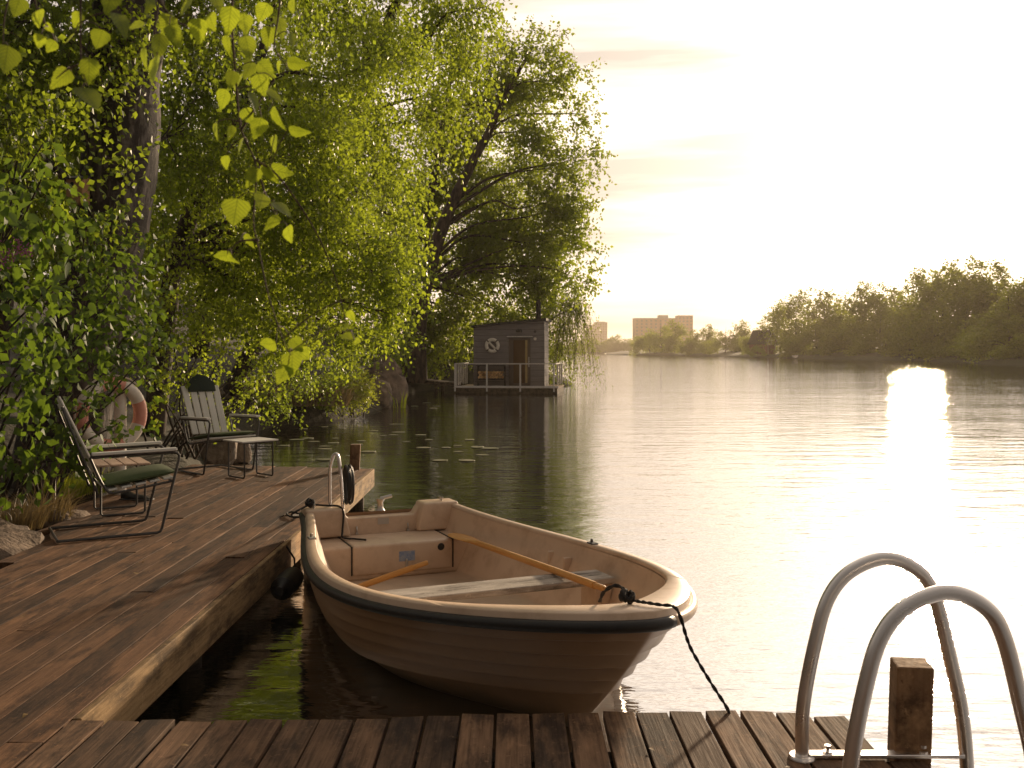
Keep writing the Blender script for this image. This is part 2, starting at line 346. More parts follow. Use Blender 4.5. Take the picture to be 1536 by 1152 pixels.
# bathing ladder
lad = tag(empty('bathing_ladder', (1.25, 3.0, DZ)), 'polished steel bathing ladder with two curved handrails', 'ladder')
SH = [(0, -.0), (.004, .17), (.045, .39), (.09, .535), (.165, .622), (.28, .662), (.385, .62), (.44, .53), (.49, .33), (.525, .17), (.545, -.03), (.56, -.5), (.57, -1.1)]
LD = 3.243; LX = (1203 - 768) / F * LD
for dy in (0, -.455):
    P = spline([(LX - 1.25 + a, LD + dy - 3.0, z) for a, z in SH], 8); MB().tube(P, .0225, 16).build('handrail', m_steel, lad, smooth=2)
    MB().lathe([(.0, .012), (.04, .012), (.045, .004), (.045, .0005)], 20, Matrix.Translation((LX - 1.25, LD + dy - 3.0, .002))).build('foot_flange', m_steel, lad, smooth=True)
MB().box(LX - 1.25 + .02, LX - 1.25 + .53, LD - 3.0 - .022, LD - 3.0 + .022, .008, .020).build('mounting_plate', m_steel, lad, bevel=.002, seg=1)
MB().box(LX - 1.25 + .02, LX - 1.25 + .53, LD - .455 - 3.0 - .022, LD - .455 - 3.0 + .022, .008, .020).build('mounting_plate', m_steel, lad, bevel=.002, seg=1)
for a in (.085, .40):
    b = MB().lathe([(0, .045), (.011, .045), (.011, .036), (.006, .034), (.006, .026), (.016, .026), (.016, .020)], 8, Matrix.Translation((LX - 1.25 + a, LD - 3.0, 0))); b.build('bolt', m_steel, lad, smooth=True)
for i, z in enumerate((-.25, -.52, -.80)): MB().box(LX - 1.25 + .53, LX - 1.25 + .60, LD - 3.455 + .02, LD - 3.0 - .02, z, z + .025).build('rung', m_steel, lad)
# ------------------------------------------------------------------ rowing boat
TH, BL = .406, 3.957; BO = Vector((-1.012, 7.384, 0)); BROT = math.atan2(-math.cos(TH), math.sin(TH))
TT = np.array([0, .25, .5, .7, .85, .93]); PC = np.polyfit(TT, [.56, .742, .869, .79, .539, .342], 4)
B85 = float(np.polyval(PC, .85))
def bw(t):
    return float(np.polyval(PC, t)) if t <= .85 else B85 * max(0.0, 1 - (t - .85) / .15) ** .61
def bh(t):
    b = bw(t) - .012
    return b if t <= .90 else (bw(.90) - .012) * max(0.0, (1 - t) / .10) ** .78
def sheer(t): return .537 - .276 * t + .422 * t * t
def binn(t):      # inner edge of the gunwale
    T1 = .925
    if t >= T1: return 0.0
    g = .07 + .035 * max(0, (t - .6) / .3) ** 2; b = max(.02, bw(t) - g); s = max(0, (t - .74) / (T1 - .74)); return b * max(0.0, 1 - s ** 2.6) ** .5
boat = tag(empty('rowing_boat', BO, BROT), 'cream fibreglass rowing boat moored between the two docks', 'boat')
TS = [i / 40 for i in range(38)] + [.94, .955, .965, .975, .982, .988, .993, .9965, .999, 1.0]
SW = [0, .115, .225, .335, .445, .56]; rowsw = []                  # lapped strakes
for i in range(5):
    d_ = SW[i + 1] - SW[i]; rowsw += [(SW[i] + .018, -.010), (SW[i] + .5 * d_, .008), (SW[i + 1] - .004, .026), (SW[i + 1] + .001, .018), (SW[i + 1] + .004, -.014)]
rowsw += [(.68, -.008), (.76, 0), (.86, 0), (.94, 0), (1.0, 0)]
def hull_pt(t, w, off, sgn):
    zt = sheer(t) - .05; zk = -.16 + .12 * t ** 5; z = zt + (zk - zt) * w
    prof = (1 - .20 * w) * max(0, 1 - w ** (5 - 2.6 * t)) ** .62
    k_ = max(0, (t - .55) / .45); k_ = k_ * k_ * (3 - 2 * k_); prof *= 1 - .74 * k_ * min(1, w * 1.3)
    x = BL * t - (.58 * w + .14 * w * w) * t ** 5
    fade = min(1, (1 - t) / .03) if t > .97 else 1
    return Vector((x, sgn * (bh(t) * prof + off * fade), z))
hb = MB()
for s in (-1, 1): hb.grid([[hull_pt(t, w, o, s) for w, o in rowsw] for t in TS])
hb.add([hull_pt(0, w, o, -1) for w, o in rowsw] + [hull_pt(0, w, o, 1) for w, o in rowsw[::-1]], [tuple(range(2 * len(rowsw)))])
bmh = hb.mesh('hull'); bm = bmesh.new(); bm.from_mesh(bmh); bmesh.ops.remove_doubles(bm, verts=bm.verts, dist=.0006); bmesh.ops.recalc_face_normals(bm, faces=bm.faces); bm.to_mesh(bmh); bm.free()
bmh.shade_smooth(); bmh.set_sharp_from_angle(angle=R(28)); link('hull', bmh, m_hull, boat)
# gunwale flange with a rolled lip, then the inner liner and the sole
TI = [i / 40 for i in range(2, 30)] + list(np.linspace(.74, .925, 22))
gm = MB()
def inner_pt(t, w, s):
    x = BL * t - .10 * w * t ** 3; z = sheer(t) - .006 + (.10 + .10 * max(0, t - .6) - sheer(t)) * w; v = binn(t) * (1 - .26 * w ** 1.4)
    zt = sheer(t) - .05; zk = -.16 + .12 * t ** 5; wh = max(0, min(1, (zt - z) / (zt - zk))); x = min(x, BL - (.58 * wh + .14 * wh * wh) - .06); th = t
    for _ in range(8): th = min(1, (x + (.58 * wh + .14 * wh * wh) * th ** 5) / BL)      # stay inside the hull skin
    return Vector((x, s * max(0, min(v, abs(hull_pt(th, wh, 0, 1).y) - .05)), z))
def outer_for(i, n, s):      # outer rim point that answers inner rim sample i
    q = i / (n - 1); t = TI[0] + (1.0 - TI[0]) * (q ** .96); return t
nI = len(TI)
for s in (-1, 1):
    rows = []
    for i, ti in enumerate(TI):
        q = (ti - TI[0]) / (TI[-1] - TI[0]); to = TI[0] + (1 - TI[0]) * q
        to = 1 - (1 - to) * (1 - .0 * q); o = Vector((BL * to, s * bw(to), sheer(to))); n_ = Vector((BL * ti, s * binn(ti), sheer(ti)))
        d = (n_ - o); L_ = d.length; d = d / max(L_, 1e-6)
        z = Vector((0, 0, 1))
        rows.append([o - z * .075 + d * .012, o - z * .032, o - z * .026 + d * .010, o - z * .006 + d * .012, o + d * .022, n_ - d * .018 + z * .002, n_ - d * .004 - z * .004, n_ - z * .018] )
    gm.grid(rows)
bmg = gm.mesh('gunwale'); bm = bmesh.new(); bm.from_mesh(bmg); bmesh.ops.remove_doubles(bm, verts=bm.verts, dist=.001); bmesh.ops.recalc_face_normals(bm, faces=bm.faces); bm.to_mesh(bmg); bm.free(); bmg.shade_smooth(); bmg.set_sharp_from_angle(angle=R(60)); link('gunwale', bmg, m_grp, boat)
lm = MB(); WL = [0.035, .15, .3, .5, .7, .85, .95, 1.0]
rows = []
for t in [.0] + TI[:-1] + [.9249]:
    l = [inner_pt(t, w, -1) for w in WL]; r = [inner_pt(t, w, 1) for w in WL[::-1]]
    f = [l[-1].lerp(r[0], k / 6) for k in range(1, 6)]
    rows.append(l + f + r)
lm.grid(rows); lm.build('liner', m_grp, boat, smooth=2)
# rub rail (black, near side and round the stem), pale moulding on the far side
rp = [Vector((BL * t, -bw(t) - .006, sheer(t) - .052)) for t in TS] + [Vector((BL * t, bw(t) + .004, sheer(t) - .052)) for t in (.999, .9965, .993)]
MB().tube(rp, .025, 10).build('rub_rail', m_black, boat, smooth=2)
rp = [Vector((BL * t, bw(t) + .004, sheer(t) - .052)) for t in [.9925, .988, .982, .975, .965, .955, .94] + TS[:38][::-1]]
MB().tube(rp, .023, 8).build('rub_rail', m_grp, boat, smooth=2)
# transom with the outboard notch
sz = sheer(0); tz = sz - .085
tp = [(-.555, .0), (-.555, sz - .002), (-.31, sz - .002), (-.25, tz), (.25, tz), (.31, sz - .002), (.555, sz - .002), (.555, .0)]
MB().prism(tp, -.004, .115).build('transom', m_grp, boat, smooth=True, bevel=.014, seg=3)
for s in (-1, 1):   # corner blocks
    MB().prism([(s * .25, sz - .2), (s * .30, sz + .004), (s * .575, sz + .004), (s * .575, sz - .2)], .002, .20).build('quarter_block', m_grp, boat, smooth=True, bevel=.016, seg=3)
# stern bench with the locker lid
SB = .335
bp = [(-.60, .11), (-.60, SB - .006), (.60, SB - .006), (.60, .11)]
bench = MB().prism([(-.57, .09), (-.60, SB - .008), (.60, SB - .008), (.57, .09)], .10, .545).build('stern_bench', m_grp, boat, smooth=True, bevel=.02, seg=3)
lid = MB().box(.135, .562, -.33, .40, .125, SB).build('locker_lid', m_grp, boat, smooth=True, bevel=.02, seg=3)
for y in (-.334, .404): MB().box(.14, .553, y - .004, y + .004, .13, SB - .002).build('lid_joint', m_black, bench)
m_blue = plain('blue_sticker', (.16, .24, .42), (.40, .42, .44), .5, 40)
m_plate = metal('dull_plate', (.50, .48, .45), .4)
MB().box(.5625, .5645, .0, .115, .205, .275).build('sticker', m_blue, lid)
MB().lathe([(0, .006), (.022, .006), (.026, 0)], 18, Matrix.Translation((.562, .31, .285)) @ Matrix.Rotation(R(90), 4, 'Y')).build('drain_knob', m_black, lid)
MB().box(.5625, .575, .045, .063, .15, .222).build('latch', m_plate, lid, bevel=.004, seg=1)
MB().box(.1155, .1175, -.03, .055, tz - .058, tz - .012).build('builders_plate', m_plate, boat)
for y in (-.19, .20):
    MB().tube(spline([(.118, y, SB + .0), (.128, y, SB + .03), (.118, y, SB + .055)], 5), .006, 8).box(.117, .135, y - .010, y + .010, SB - .002, SB + .012).build('hinge', m_plate, boat)
# thwart with knees
th_ = MB().box(-.11, .11, -.715, .715, -.034, 0).build('thwart', m_thwart, boat, bevel=.004, seg=1, loc=(2.25, 0, .41))
for s in (-1, 1): MB().prism([(s * .60, .10), (s * .60, .373), (s * .72, .373), (s * .66, .10)], 2.16, 2.34).build('thwart_knee', m_grp, boat, smooth=True, bevel=.012, seg=2)
for x in (1.50, 1.72): MB().box(x, x + .03, .70, .752, .27, .40).build('foot_rib', m_grp, boat, smooth=True, bevel=.008, seg=2)
for s, t in ((1, .475), (-1, .25)):
    y = s * (bw(t) - .04); x = BL * t
    MB().box(x - .035, x + .035, y - .022, y + .022, sheer(t) - .012, sheer(t) + .010).tube([(x - .01, y, sheer(t)), (x - .01, y, sheer(t) + .03)], .009, 8).build('oarlock_socket', m_iron if s > 0 else m_plate, boat, bevel=.002, seg=1)
def cleat(x, y, z, parent, name='cleat'):
    MB().tube([(x - .04, y, z + .026), (x + .04, y, z + .026)], .007, 8).tube([(x - .015, y, z), (x - .015, y, z + .026)], .006, 8).tube([(x + .015, y, z), (x + .015, y, z + .026)], .006, 8).build(name, m_plate, parent, smooth=True)
cleat(.10, .47, sz + .004, boat); cleat(.09, -.50, sz + .004, boat)
# stern grab rail, and the swivel tap on the notch
gr = spline([(.06, -.375, sz - .02), (.06, -.375, sz + .18), (.062, -.372, sz + .30), (.075, -.345, sz + .385), (.10, -.32, sz + .36), (.115, -.305, sz + .2), (.125, -.295, sz - .02)], 8)
MB().tube(gr, .0125, 12).build('grab_rail', m_steel, boat, smooth=2)
MB().lathe([(.05, 0), (.04, .02), (.022, .05), (.02, .09), (.03, .105), (.03, .12), (.0, .125)], 14, Matrix.Translation((-.10, .05, tz - .02))).tube([(-.10, .05, tz + .10), (-.10, .14, tz + .115)], .014, 8).box(-.13, .0, .02, .08, tz - .05, tz - .018).build('motor_clamp', m_plate, boat, smooth=True)
def B2W(x, y, z):
    A = Vector((math.sin(TH), -math.cos(TH), 0)); Nn = Vector((math.cos(TH), math.sin(TH), 0)); return BO + A * x + Nn * y + Vector((0, 0, z))
def oar(name, a, b, label, blade=.5, bwid=.068, spin=0.0):
    a, b = Vector(a), Vector(b); L = (b - a).length; o = empty(name); q = (b - a).to_track_quat('X', 'Z'); o.location = a; o.rotation_mode = 'QUATERNION'; o.rotation_quaternion = q @ Matrix.Rotation(spin, 3, 'X').to_quaternion()
    tag(o, label, 'oar')
    n = 24; rows = []
    for i in range(n + 1):
        x = L * i / n; s = min(1, x / blade)
        if x < blade: k = math.sin(min(1, x / .05 + .25) * math.pi / 2) * (1 if s < .6 else 1 - (s - .6) / .4); w = .02 + (bwid - .02) * max(0, min(1, k)); h = .007 + .012 * s ** 3
        else: w = h = .020
        rows.append([Vector((x, w * math.cos(2 * math.pi * j / 12), h * math.sin(2 * math.pi * j / 12))) for j in range(12)])
    g = MB().grid(rows, closed=True); g.f += [tuple(range(12))[::-1], tuple(n * 12 + j for j in range(12))]; g.build('shaft', m_oar, o, smooth=True)
    MB().tube([(L - .002, 0, 0), (L + .09, 0, 0), (L + .10, 0, 0)], [.016, .016, .012], 12).build('grip', m_oar, o, smooth=True)
    return o
oar('oar', B2W(.50, .42, SB + .022), B2W(2.64, .44, .452), 'long varnished oar lying from the stern bench across the thwart')
oar('oar', B2W(1.08, -.60, .135), B2W(1.20, -.10, .30), 'short varnished oar with only its grip showing on the dock side of the boat', .2, .05)

# ropes
def rope(name, P, r, mat, label, cat='rope', n=8, parent=None, twist=True):
    Q = spline(P, n); m = MB()
    if twist:
        L = 0; t0 = []
        for i, p in enumerate(Q): L += (p - Q[i - 1]).length if i else 0; t0.append(L)
        k = max(2, int(L / .012)); seg = []; j = 0
        for i in range(k + 1):
            s = L * i / k
            while j < len(Q) - 2 and t0[j + 1] < s: j += 1
            seg.append(Q[j].lerp(Q[j + 1], (s - t0[j]) / max(1e-6, t0[j + 1] - t0[j])))
        for ph in (0, math.pi):
            R_ = []
            for i, p in enumerate(seg):
                t = (seg[min(i + 1, k)] - seg[max(i - 1, 0)]).normalized(); u = t.orthogonal().normalized() if abs(t.z) > .95 else Vector((0, 0, 1)).cross(t).normalized(); w = t.cross(u)
                R_.append(p + (u * math.cos(i * .9 + ph) + w * math.sin(i * .9 + ph)) * r * .5)
            m.tube(R_, r * .62, 6)
    else: m.tube(Q, r, 8)
    o = m.build(name, mat, parent, smooth=2); return tag(o, label, cat) if label else o
KN = B2W(3.70, .02, sheer(.935) + .020)
E1 = at(1091, 1066, DZ - .02)
mr = empty('mooring_rope', KN); tag(mr, 'dark twisted bow rope knotted on the boat and running to the short dock', 'rope')
def loc(P): return [Vector(p) - KN for p in P]
rope('line', loc([KN, KN + Vector((.035, -.03, .0)), B2W(3.80, .04, sheer(.96) + .016), B2W(3.89, .06, sheer(.98) + .014), B2W(3.945, .09, sheer(.99) + .010), B2W(3.975, .10, sheer(.99) - .03), pt(1035, 970, 3.78), pt(1065, 1022, 3.72), pt(1091, 1063, 3.66), (E1.x + .01, 3.60, DZ - .06)]), .007, m_rope, None, parent=mr)
kb = MB()
for a, b, c in ((.0, .3, 0), (1.2, .9, 1), (2.3, -.4, 2)):
    M_ = Matrix.Translation((0, 0, .012)) @ Matrix.Rotation(a, 4, 'Z') @ Matrix.Rotation(b, 4, 'X')
    kb.tube([M_ @ Vector((.026 * math.cos(k * math.pi / 8), .026 * math.sin(k * math.pi / 8), .004 * (-1) ** k)) for k in range(16)], .0095, 7, closed=True)
kb.build('knot', m_rope, mr, smooth=2)
rope('loop', loc([KN + Vector((0, 0, .01)), KN + Vector((-.015, .02, .04)), KN + Vector((-.05, .04, .045)), KN + Vector((-.09, .06, .012)), KN + Vector((-.105, .07, -.03))]), .008, m_rope, None, parent=mr)
KS = B2W(.06, -.52, sz + .03)
sr = empty('mooring_rope', KS); tag(sr, 'thin black stern line knotted at the boat corner and looped on the long dock', 'rope')
ks = MB()
for a, b in ((0, .4), (1.1, 1.2), (2.2, -.5)):
    M_ = Matrix.Translation((0, 0, .01)) @ Matrix.Rotation(a, 4, 'Z') @ Matrix.Rotation(b, 4, 'X'); ks.tube([M_ @ Vector((.028 * math.cos(k * math.pi / 8), .028 * math.sin(k * math.pi / 8), 0)) for k in range(16)], .011, 7, closed=True)
ks.build('knot', m_rope, sr, smooth=2)
def locs(P): return [Vector(p) - KS for p in P]
rope('line', locs([KS, B2W(.09, -.42, sz + .018), B2W(.16, -.33, sz + .016), B2W(.21, -.31, sz - .03), B2W(.22, -.32, SB + .05), B2W(.28, -.33, SB + .014), B2W(.36, -.26, SB + .012), B2W(.42, -.20, SB + .012)]), .0075, m_rope, None, parent=sr, twist=False)
rope('loop', locs([KS, B2W(.10, -.66, sz - .03), at(452, 772, DZ + .02), at(438, 768, DZ + .014), at(430, 770, DZ + .012), at(436, 775, DZ + .012), at(450, 776, DZ + .014)]), .0075, m_rope, None, parent=sr, twist=False)
# coil of black hose hanging on the grab rail
hc = MB(); c0 = B2W(.10, -.30, sz + .165); ax = Vector((math.cos(TH) * .2 + .25, 1, 0)).normalized()
side = Vector((.30, -.85, 0)).normalized()
for k in range(5):
    rr = .135 - .008 * (k % 3); off = Vector((.035 + .009 * k, 0, 0))
    hc.tube([off + side * (rr * .92 * math.cos(q * math.pi / 16)) + Vector((0, 0, rr * 1.05 * math.sin(q * math.pi / 16))) for q in range(32)], .0065, 7, closed=True)
tag(hc.build('coiled_hose', m_black, smooth=2, loc=c0), 'coil of black hose hung on the boat\'s steel grab rail', 'hose')
# fender under the dock edge and the pale line hanging beside it
fn = at(438, 812, .20); f0 = empty('boat_fender', (XF + .115, 6.55, .13)); tag(f0, 'black cylindrical fender between the long dock and the boat stern', 'fender')
MB().lathe([(0, -.24), (.03, -.24), (.035, -.20), (.075, -.16), (.08, 0), (.075, .16), (.035, .20), (.03, .24), (0, .24)], 16, Matrix.Rotation(R(90), 4, 'X')).build('body', m_black, f0, smooth=True)
MB().tube([(0, .23, 0), (-.02, .30, .10), (-.085, .33, .185)], .007, 6).build('lanyard', m_rope, f0, smooth=True)
q0 = at(453, 800, .30); rope('hanging_rope', [q0, q0 + Vector((.01, 0, -.08)), q0 + Vector((-.005, .01, -.2)), q0 + Vector((.008, 0, -.36))], .009, m_prope, 'pale rope end hanging from the boat into the gap by the dock')

# ------------------------------------------------------------------ garden chairs, footstool, side table
def cushion(sx, sy, sz_, name, mat, parent, M, puff=.012, seg=10):
    bm = bmesh.new(); rows = []; n = seg
    g = MB()
    def P(i, j, s):
        u, v = i / n * 2 - 1, j / n * 2 - 1; e = (1 - abs(u) ** 5) * (1 - abs(v) ** 5); e = max(0, e) ** .45
        return M @ Vector((u * sx / 2, v * sy / 2, s * (sz_ / 2 * (.25 + .75 * e)) + s * puff * (1 - u * u) * (1 - v * v)))
    g.grid([[P(i, j, 1) for j in range(n + 1)] for i in range(n + 1)]); g.grid([[P(i, j, -1) for j in range(n + 1)] for i in range(n + 1)])
    ring = [(i, 0) for i in range(n)] + [(n, j) for j in range(n)] + [(i, n) for i in range(n, 0, -1)] + [(0, j) for j in range(n, 0, -1)]
    g.grid([[P(i, j, 1) for i, j in ring], [P(i, j, -1) for i, j in ring]], closed=True); bm.free()
    return g.build(name, mat, parent, smooth=2)
def slat(parent, a, b, w, th, side, name='slat', mat=None):
    """flat board from a to b, width along side"""
    a, b = Vector(a), Vector(b); x = (b - a); L = x.length; x.normalize(); y = Vector(side).normalized(); z = x.cross(y)
    M = Matrix((( *y, 0), (*x, 0), (*z, 0), (0, 0, 0, 1))).transposed(); M.translation = a
    o = MB().box(-w / 2, w / 2, 0, L, -th / 2, th / 2).build(name, mat or m_slat, parent, bevel=.004, seg=1); o.matrix_local = M; return o
CW = .30
def chair(loc_, rz, label, head):
    o = empty('garden_chair', loc_, rz); tag(o, label, 'chair')
    bk0, bk1 = Vector((-.17, 0, .36)), Vector((-.42, 0, 1.0))
    for s in (-1, 1):
        y = s * CW
        P = [(-.46, y, .012), (.20, y, .012), (.228, y, .02), (.24, y, .045), (.36, y, .545), (.362, y, .575), (.345, y, .594), (.31, y, .60), (-.25, y, .59)]
        MB().tube(P, .0105, 8).build('side_frame', m_iron, o, smooth=True)
        P = spline([(-.25, y - s * .01, .588), (-.19, y - s * .01, .44), (-.135, y - s * .01, .345), (-.09, y - s * .01, .325), (.10, y - s * .01, .35), (.318, y - s * .01, .385)], 5)
        MB().tube(P, .009, 8).build('seat_rail', m_iron, o, smooth=True)
        P = [bk0 + Vector((0, y * .78, -.03)), bk1 * .94 + bk0 * .06 + Vector((0, y * .78, 0))]
        MB().tube([p + Vector((-.022, 0, -.01)) for p in P], .009, 8).build('back_rail', m_iron, o, smooth=True)
        slat(o, (-.24, y, .612), (.345, y, .622), .052, .022, (0, 1, 0), 'armrest')
    MB().tube([(-.46, -CW, .012), (-.46, CW, .012)], .0105, 8).build('floor_bar', m_iron, o, smooth=True)
    for z, x in ((.325, -.10), (.385, .315)): MB().tube([(x, -CW, z), (x, CW, z)], .008, 8).build('cross_bar', m_iron, o, smooth=True)
    for k in range(5):
        x = -.10 + .098 * k; slat(o, (x, -CW + .02, .347 + .0145 * k), (x, CW - .02, .347 + .0145 * k), .072, .016, (1, 0, .15), 'seat_slat')
    for k in range(5):
        y = (k - 2) * .098; top = bk0.lerp(bk1, .93 if k in (0, 4) else 1.0 if k != 2 else 1.03); slat(o, bk0 + Vector((0, y * .92, .06)), top + Vector((0, y * 1.06, 0)), .076, .016, (0, 1, 0), 'back_slat')
    ang_ = math.atan2(.06, .40)
    cushion(.50, .54, .045, 'seat_cushion', m_green, o, Matrix.Translation((.10, 0, .414)) @ Matrix.Rotation(-.145, 4, 'Y'))
    if head:
        d = (bk1 - bk0).normalized(); c = bk0.lerp(bk1, .97) + Vector((.025, 0, .0)); n_ = Vector((d.z, 0, -d.x)); g = MB(); seg = 14; rows = []
        for th2 in (-.018, -.010, .014, .024):
            k = .9 if th2 in (-.018, .024) else 1.0; row = []
            for j in range(seg + 1):
                a = math.pi * j / seg; row.append(c + Vector((0, .165 * math.cos(a) * k, 0)) + d * (.17 * math.sin(a) * k - .07) + n_ * th2)
            row += [c + Vector((0, -.165 * k, 0)) + d * (-.10 * k) + n_ * th2, c + Vector((0, .165 * k, 0)) + d * (-.10 * k) + n_ * th2]; rows.append(row)
        g.grid(rows, closed=True); g.f += [tuple(range(seg + 3))[::-1], tuple(3 * (seg + 3) + j for j in range(seg + 3))]; g.build('head_cushion', m_dgreen, o, smooth=True)
    return o
# near chair faces right and a little away; far chair faces right and towards the camera
fN = at(243, 801, DZ); hN = math.atan2(.50, .86)
chair(fN - Vector((math.cos(hN) * .24 + math.sin(hN) * CW, math.sin(hN) * .24 - math.cos(hN) * CW, 0)), hN, 'slatted garden chair with a green seat pad beside the lifebuoy', False)
fA = at(306, 714, DZ); hA = R(-44)
chair(fA - Vector((math.cos(hA) * .24 + math.sin(hA) * CW, math.sin(hA) * .24 - math.cos(hA) * CW, 0)), hA, 'white slatted garden chair with a dark green head cushion by the footstool', True)
def sled_table(loc_, rz, sx, sy, h, top_mat, label, cat, name):
    o = empty(name, loc_, rz); tag(o, label, cat)
    for k in range(4):
        x = -sx / 2 + sx / 4 * (k + .5); slat(o, (x, -sy / 2, h), (x, sy / 2, h), sx / 4 - .006, .016, (1, 0, 0), 'top_slat', top_mat)
    for s in (-1, 1):
        y = s * (sy / 2 - .05); MB().tube([(-sx / 2 + .04, y, h - .012), (-sx / 2 + .04, y, .03), (-sx / 2 + .055, y, .012), (sx / 2 - .055, y, .012), (sx / 2 - .04, y, .03), (sx / 2 - .04, y, h - .012)], .009, 8).build('leg_frame', m_iron, o, smooth=True)
    for x in (-sx / 2 + .04, sx / 2 - .04): MB().tube([(x, -sy / 2 + .05, h - .016), (x, sy / 2 - .05, h - .016)], .008, 8).build('top_rail', m_iron, o, smooth=True)
    return o
tc_ = at(376, 660, DZ + .395); sled_table((tc_.x, tc_.y, DZ), R(-44), .40, .44, .395, m_slat, 'low slatted footstool on a thin black frame before the far chair', 'footstool', 'footstool')
m_pinkwood = wood('pale_table_wood', (.62, .46, .36), (.46, .32, .24), stain=False, spread=.05)
ts_ = at(188, 693, DZ + .42); sled_table((ts_.x - .05, ts_.y + .0, DZ), R(30), .42, .50, .42, m_pinkwood, 'small side table with a pale wooden top behind the near chair', 'table', 'side_table')
# dark shoe under the near chair
sh_ = empty('shoe', at(205, 750, DZ), R(-12)); tag(sh_, 'black shoe lying on the dock under the near chair', 'shoe'); g = MB(); rows = []
for i in range(11):
    t = i / 10; w = .045 * (math.sin(math.pi * min(1, max(.06, t * .92 + .05))) ** .45); h = .10 - .055 * t if t < .9 else .03; h = max(.02, h * (.75 + .25 * math.sin(math.pi * min(1, t * 3))))
    rows.append([Vector((-.15 + .30 * t, w * math.cos(a * math.pi / 5) * (1 if a else 1), max(0.004, h * .5 + h * .5 * math.sin(a * math.pi / 5)))) for a in range(10)])
g.grid(rows, closed=True); g.f += [tuple(range(10))[::-1], tuple(100 + j for j in range(10))]; g.build('upper', m_black, sh_, smooth=True)
MB().box(-.155, .155, -.043, .043, 0.0, .014).build('sole', m_iron, sh_, bevel=.006)
# red and white lifebuoy on its post behind the side table
m_red = plain('faded_red', (.66, .30, .22), (.56, .22, .16), .55, 10); m_white = plain('weathered_white', (.74, .69, .60), (.58, .52, .44), .55, 10)
def ring_segs(parent, Rr, r, n, mats, M, gap=0.0):
    for k in range(n):
        a0, a1 = 2 * math.pi * (k + gap) / n, 2 * math.pi * (k + 1 - gap) / n
        P = [M @ Vector((Rr * math.cos(a0 + (a1 - a0) * j / 8), 0, Rr * math.sin(a0 + (a1 - a0) * j / 8))) for j in range(9)]
        MB().tube(P, r, 12).build('ring_segment', mats[k % len(mats)], parent, smooth=True)
lp = pt(167, 622, 9.15); lb_ = empty('lifebuoy', lp, R(50)); tag(lb_, 'faded red and white lifebuoy half hidden by leaves behind the near chair', 'lifebuoy')
ring_segs(lb_, .29, .062, 8, [m_red, m_white], Matrix.Rotation(R(22), 4, 'Y'))
MB().tube([(.36 * math.cos(a * math.pi / 12), -.03, .37 * math.sin(a * math.pi / 12)) for a in range(3, 16)], .007, 6).build('grab_line', m_prope, lb_, smooth=True)
lpo = empty('lifebuoy_post', (lp.x + .03, lp.y + .13, .3)); tag(lpo, 'white painted post holding the faded lifebuoy', 'post')
MB().tube([(0, 0, 0), (0, 0, 1.0)], .055, 14).build('shaft', m_white, lpo, smooth=True); MB().lathe([(.0, 1.03), (.05, 1.02), (.065, 1.0), (.056, .97)], 14).build('cap', m_white, lpo, smooth=True)
# bird box on the birch
bb = empty('bird_box', pt(117, 306, 8.95)); tag(bb, 'small weathered bird box on the big birch trunk', 'bird box')
bw_ = wood('bird_box_wood', (.40, .24, .13), (.28, .16, .09), stain=False)
MB().prism([(-.075, 0), (-.075, .22), (.075, .26), (.075, 0)], -.075, .075).build('box', bw_, bb, bevel=.003, seg=1)
MB().box(-.09, .09, -.10, .085, .0, .014, Matrix.Translation((0, 0, .235)) @ Matrix.Rotation(.26, 4, 'X')).build('roof', m_iron, bb)
MB().lathe([(0, .003), (.018, .003), (.018, 0)], 14, Matrix.Translation((-.02, -.0755, .17)) @ Matrix.Rotation(R(90), 4, 'X')).build('entrance_hole', m_black, bb)
# ------------------------------------------------------------------ floating sauna
K = 1 / 37.55; SD = F * H / 62.7; sa = empty('sauna_raft', ((762 - 768) / F * SD, SD, 0), R(-7.0)); tag(sa, 'floating dark sauna cabin on a railed raft under the trees', 'houseboat')
def sx(px): return (px - 762) * K
def szz(py): return (589.7 - py) * K
def cladding():
    M = NT('dark_cladding'); v = M.coords((1, 1, 1)); w = M.n('ShaderNodeTexWave', {'Vector': v, 'Scale': 1.35, 'Distortion': 0.0}, wave_type='BANDS', bands_direction='Z', wave_profile='SAW').outputs['Fac']
    g = M.noise(M.coords((1.2, 1.2, 18)), 2, 6); c = M.ramp(g, [(.3, (.16, .142, .142)), (.7, (.235, .21, .21))]); c = M.mix(M.ramp(w, [(.90, (0, 0, 0)), (.96, (.6, .6, .6))]), c, (.02, .016, .014))
    M.set(col=c, rough=.75); M.bump(w, .6, .012); return M.m
m_clad = cladding(); m_deck = wood('raft_deck', (.42, .31, .20), (.25, .17, .10), grain=(.8, 12, 12)); m_raft = wood('raft_side', (.13, .095, .06), (.05, .036, .024), grain=(.8, 12, 12))
m_galv = plain('galvanised_rail', (.66, .62, .58), (.52, .48, .44), .5, 20); m_roofing = plain('black_roofing', (.03, .028, .027), None, .8, 8)
x0, x1, dpt = sx(711), sx(816), 2.3; zf = szz(577.5); zl, zr = szz(491), szz(481)
MB().box(sx(684), sx(838), -.55, 3.0, szz(590) - .3, szz(582) ).build('float', m_raft, sa)
for k in range(26):
    y = -.58 + .14 * k; MB().box(sx(682), sx(839), y, y + .132, szz(582) + .001, szz(582) + .04).build('deck_plank', m_deck, sa)
zf = szz(582) + .042
wl = MB(); wl.prism([(0, 0), (0, 1), (1, 1), (1, 0)], 0, 1); wl.v = [(x0, .0, zf), (x0, .0, zl), (x0, dpt, zl), (x0, dpt, zf), (x1, .0, zf), (x1, .0, zr), (x1, dpt, zr), (x1, dpt, zf)]
wl.build('cabin_wall', m_clad, sa)
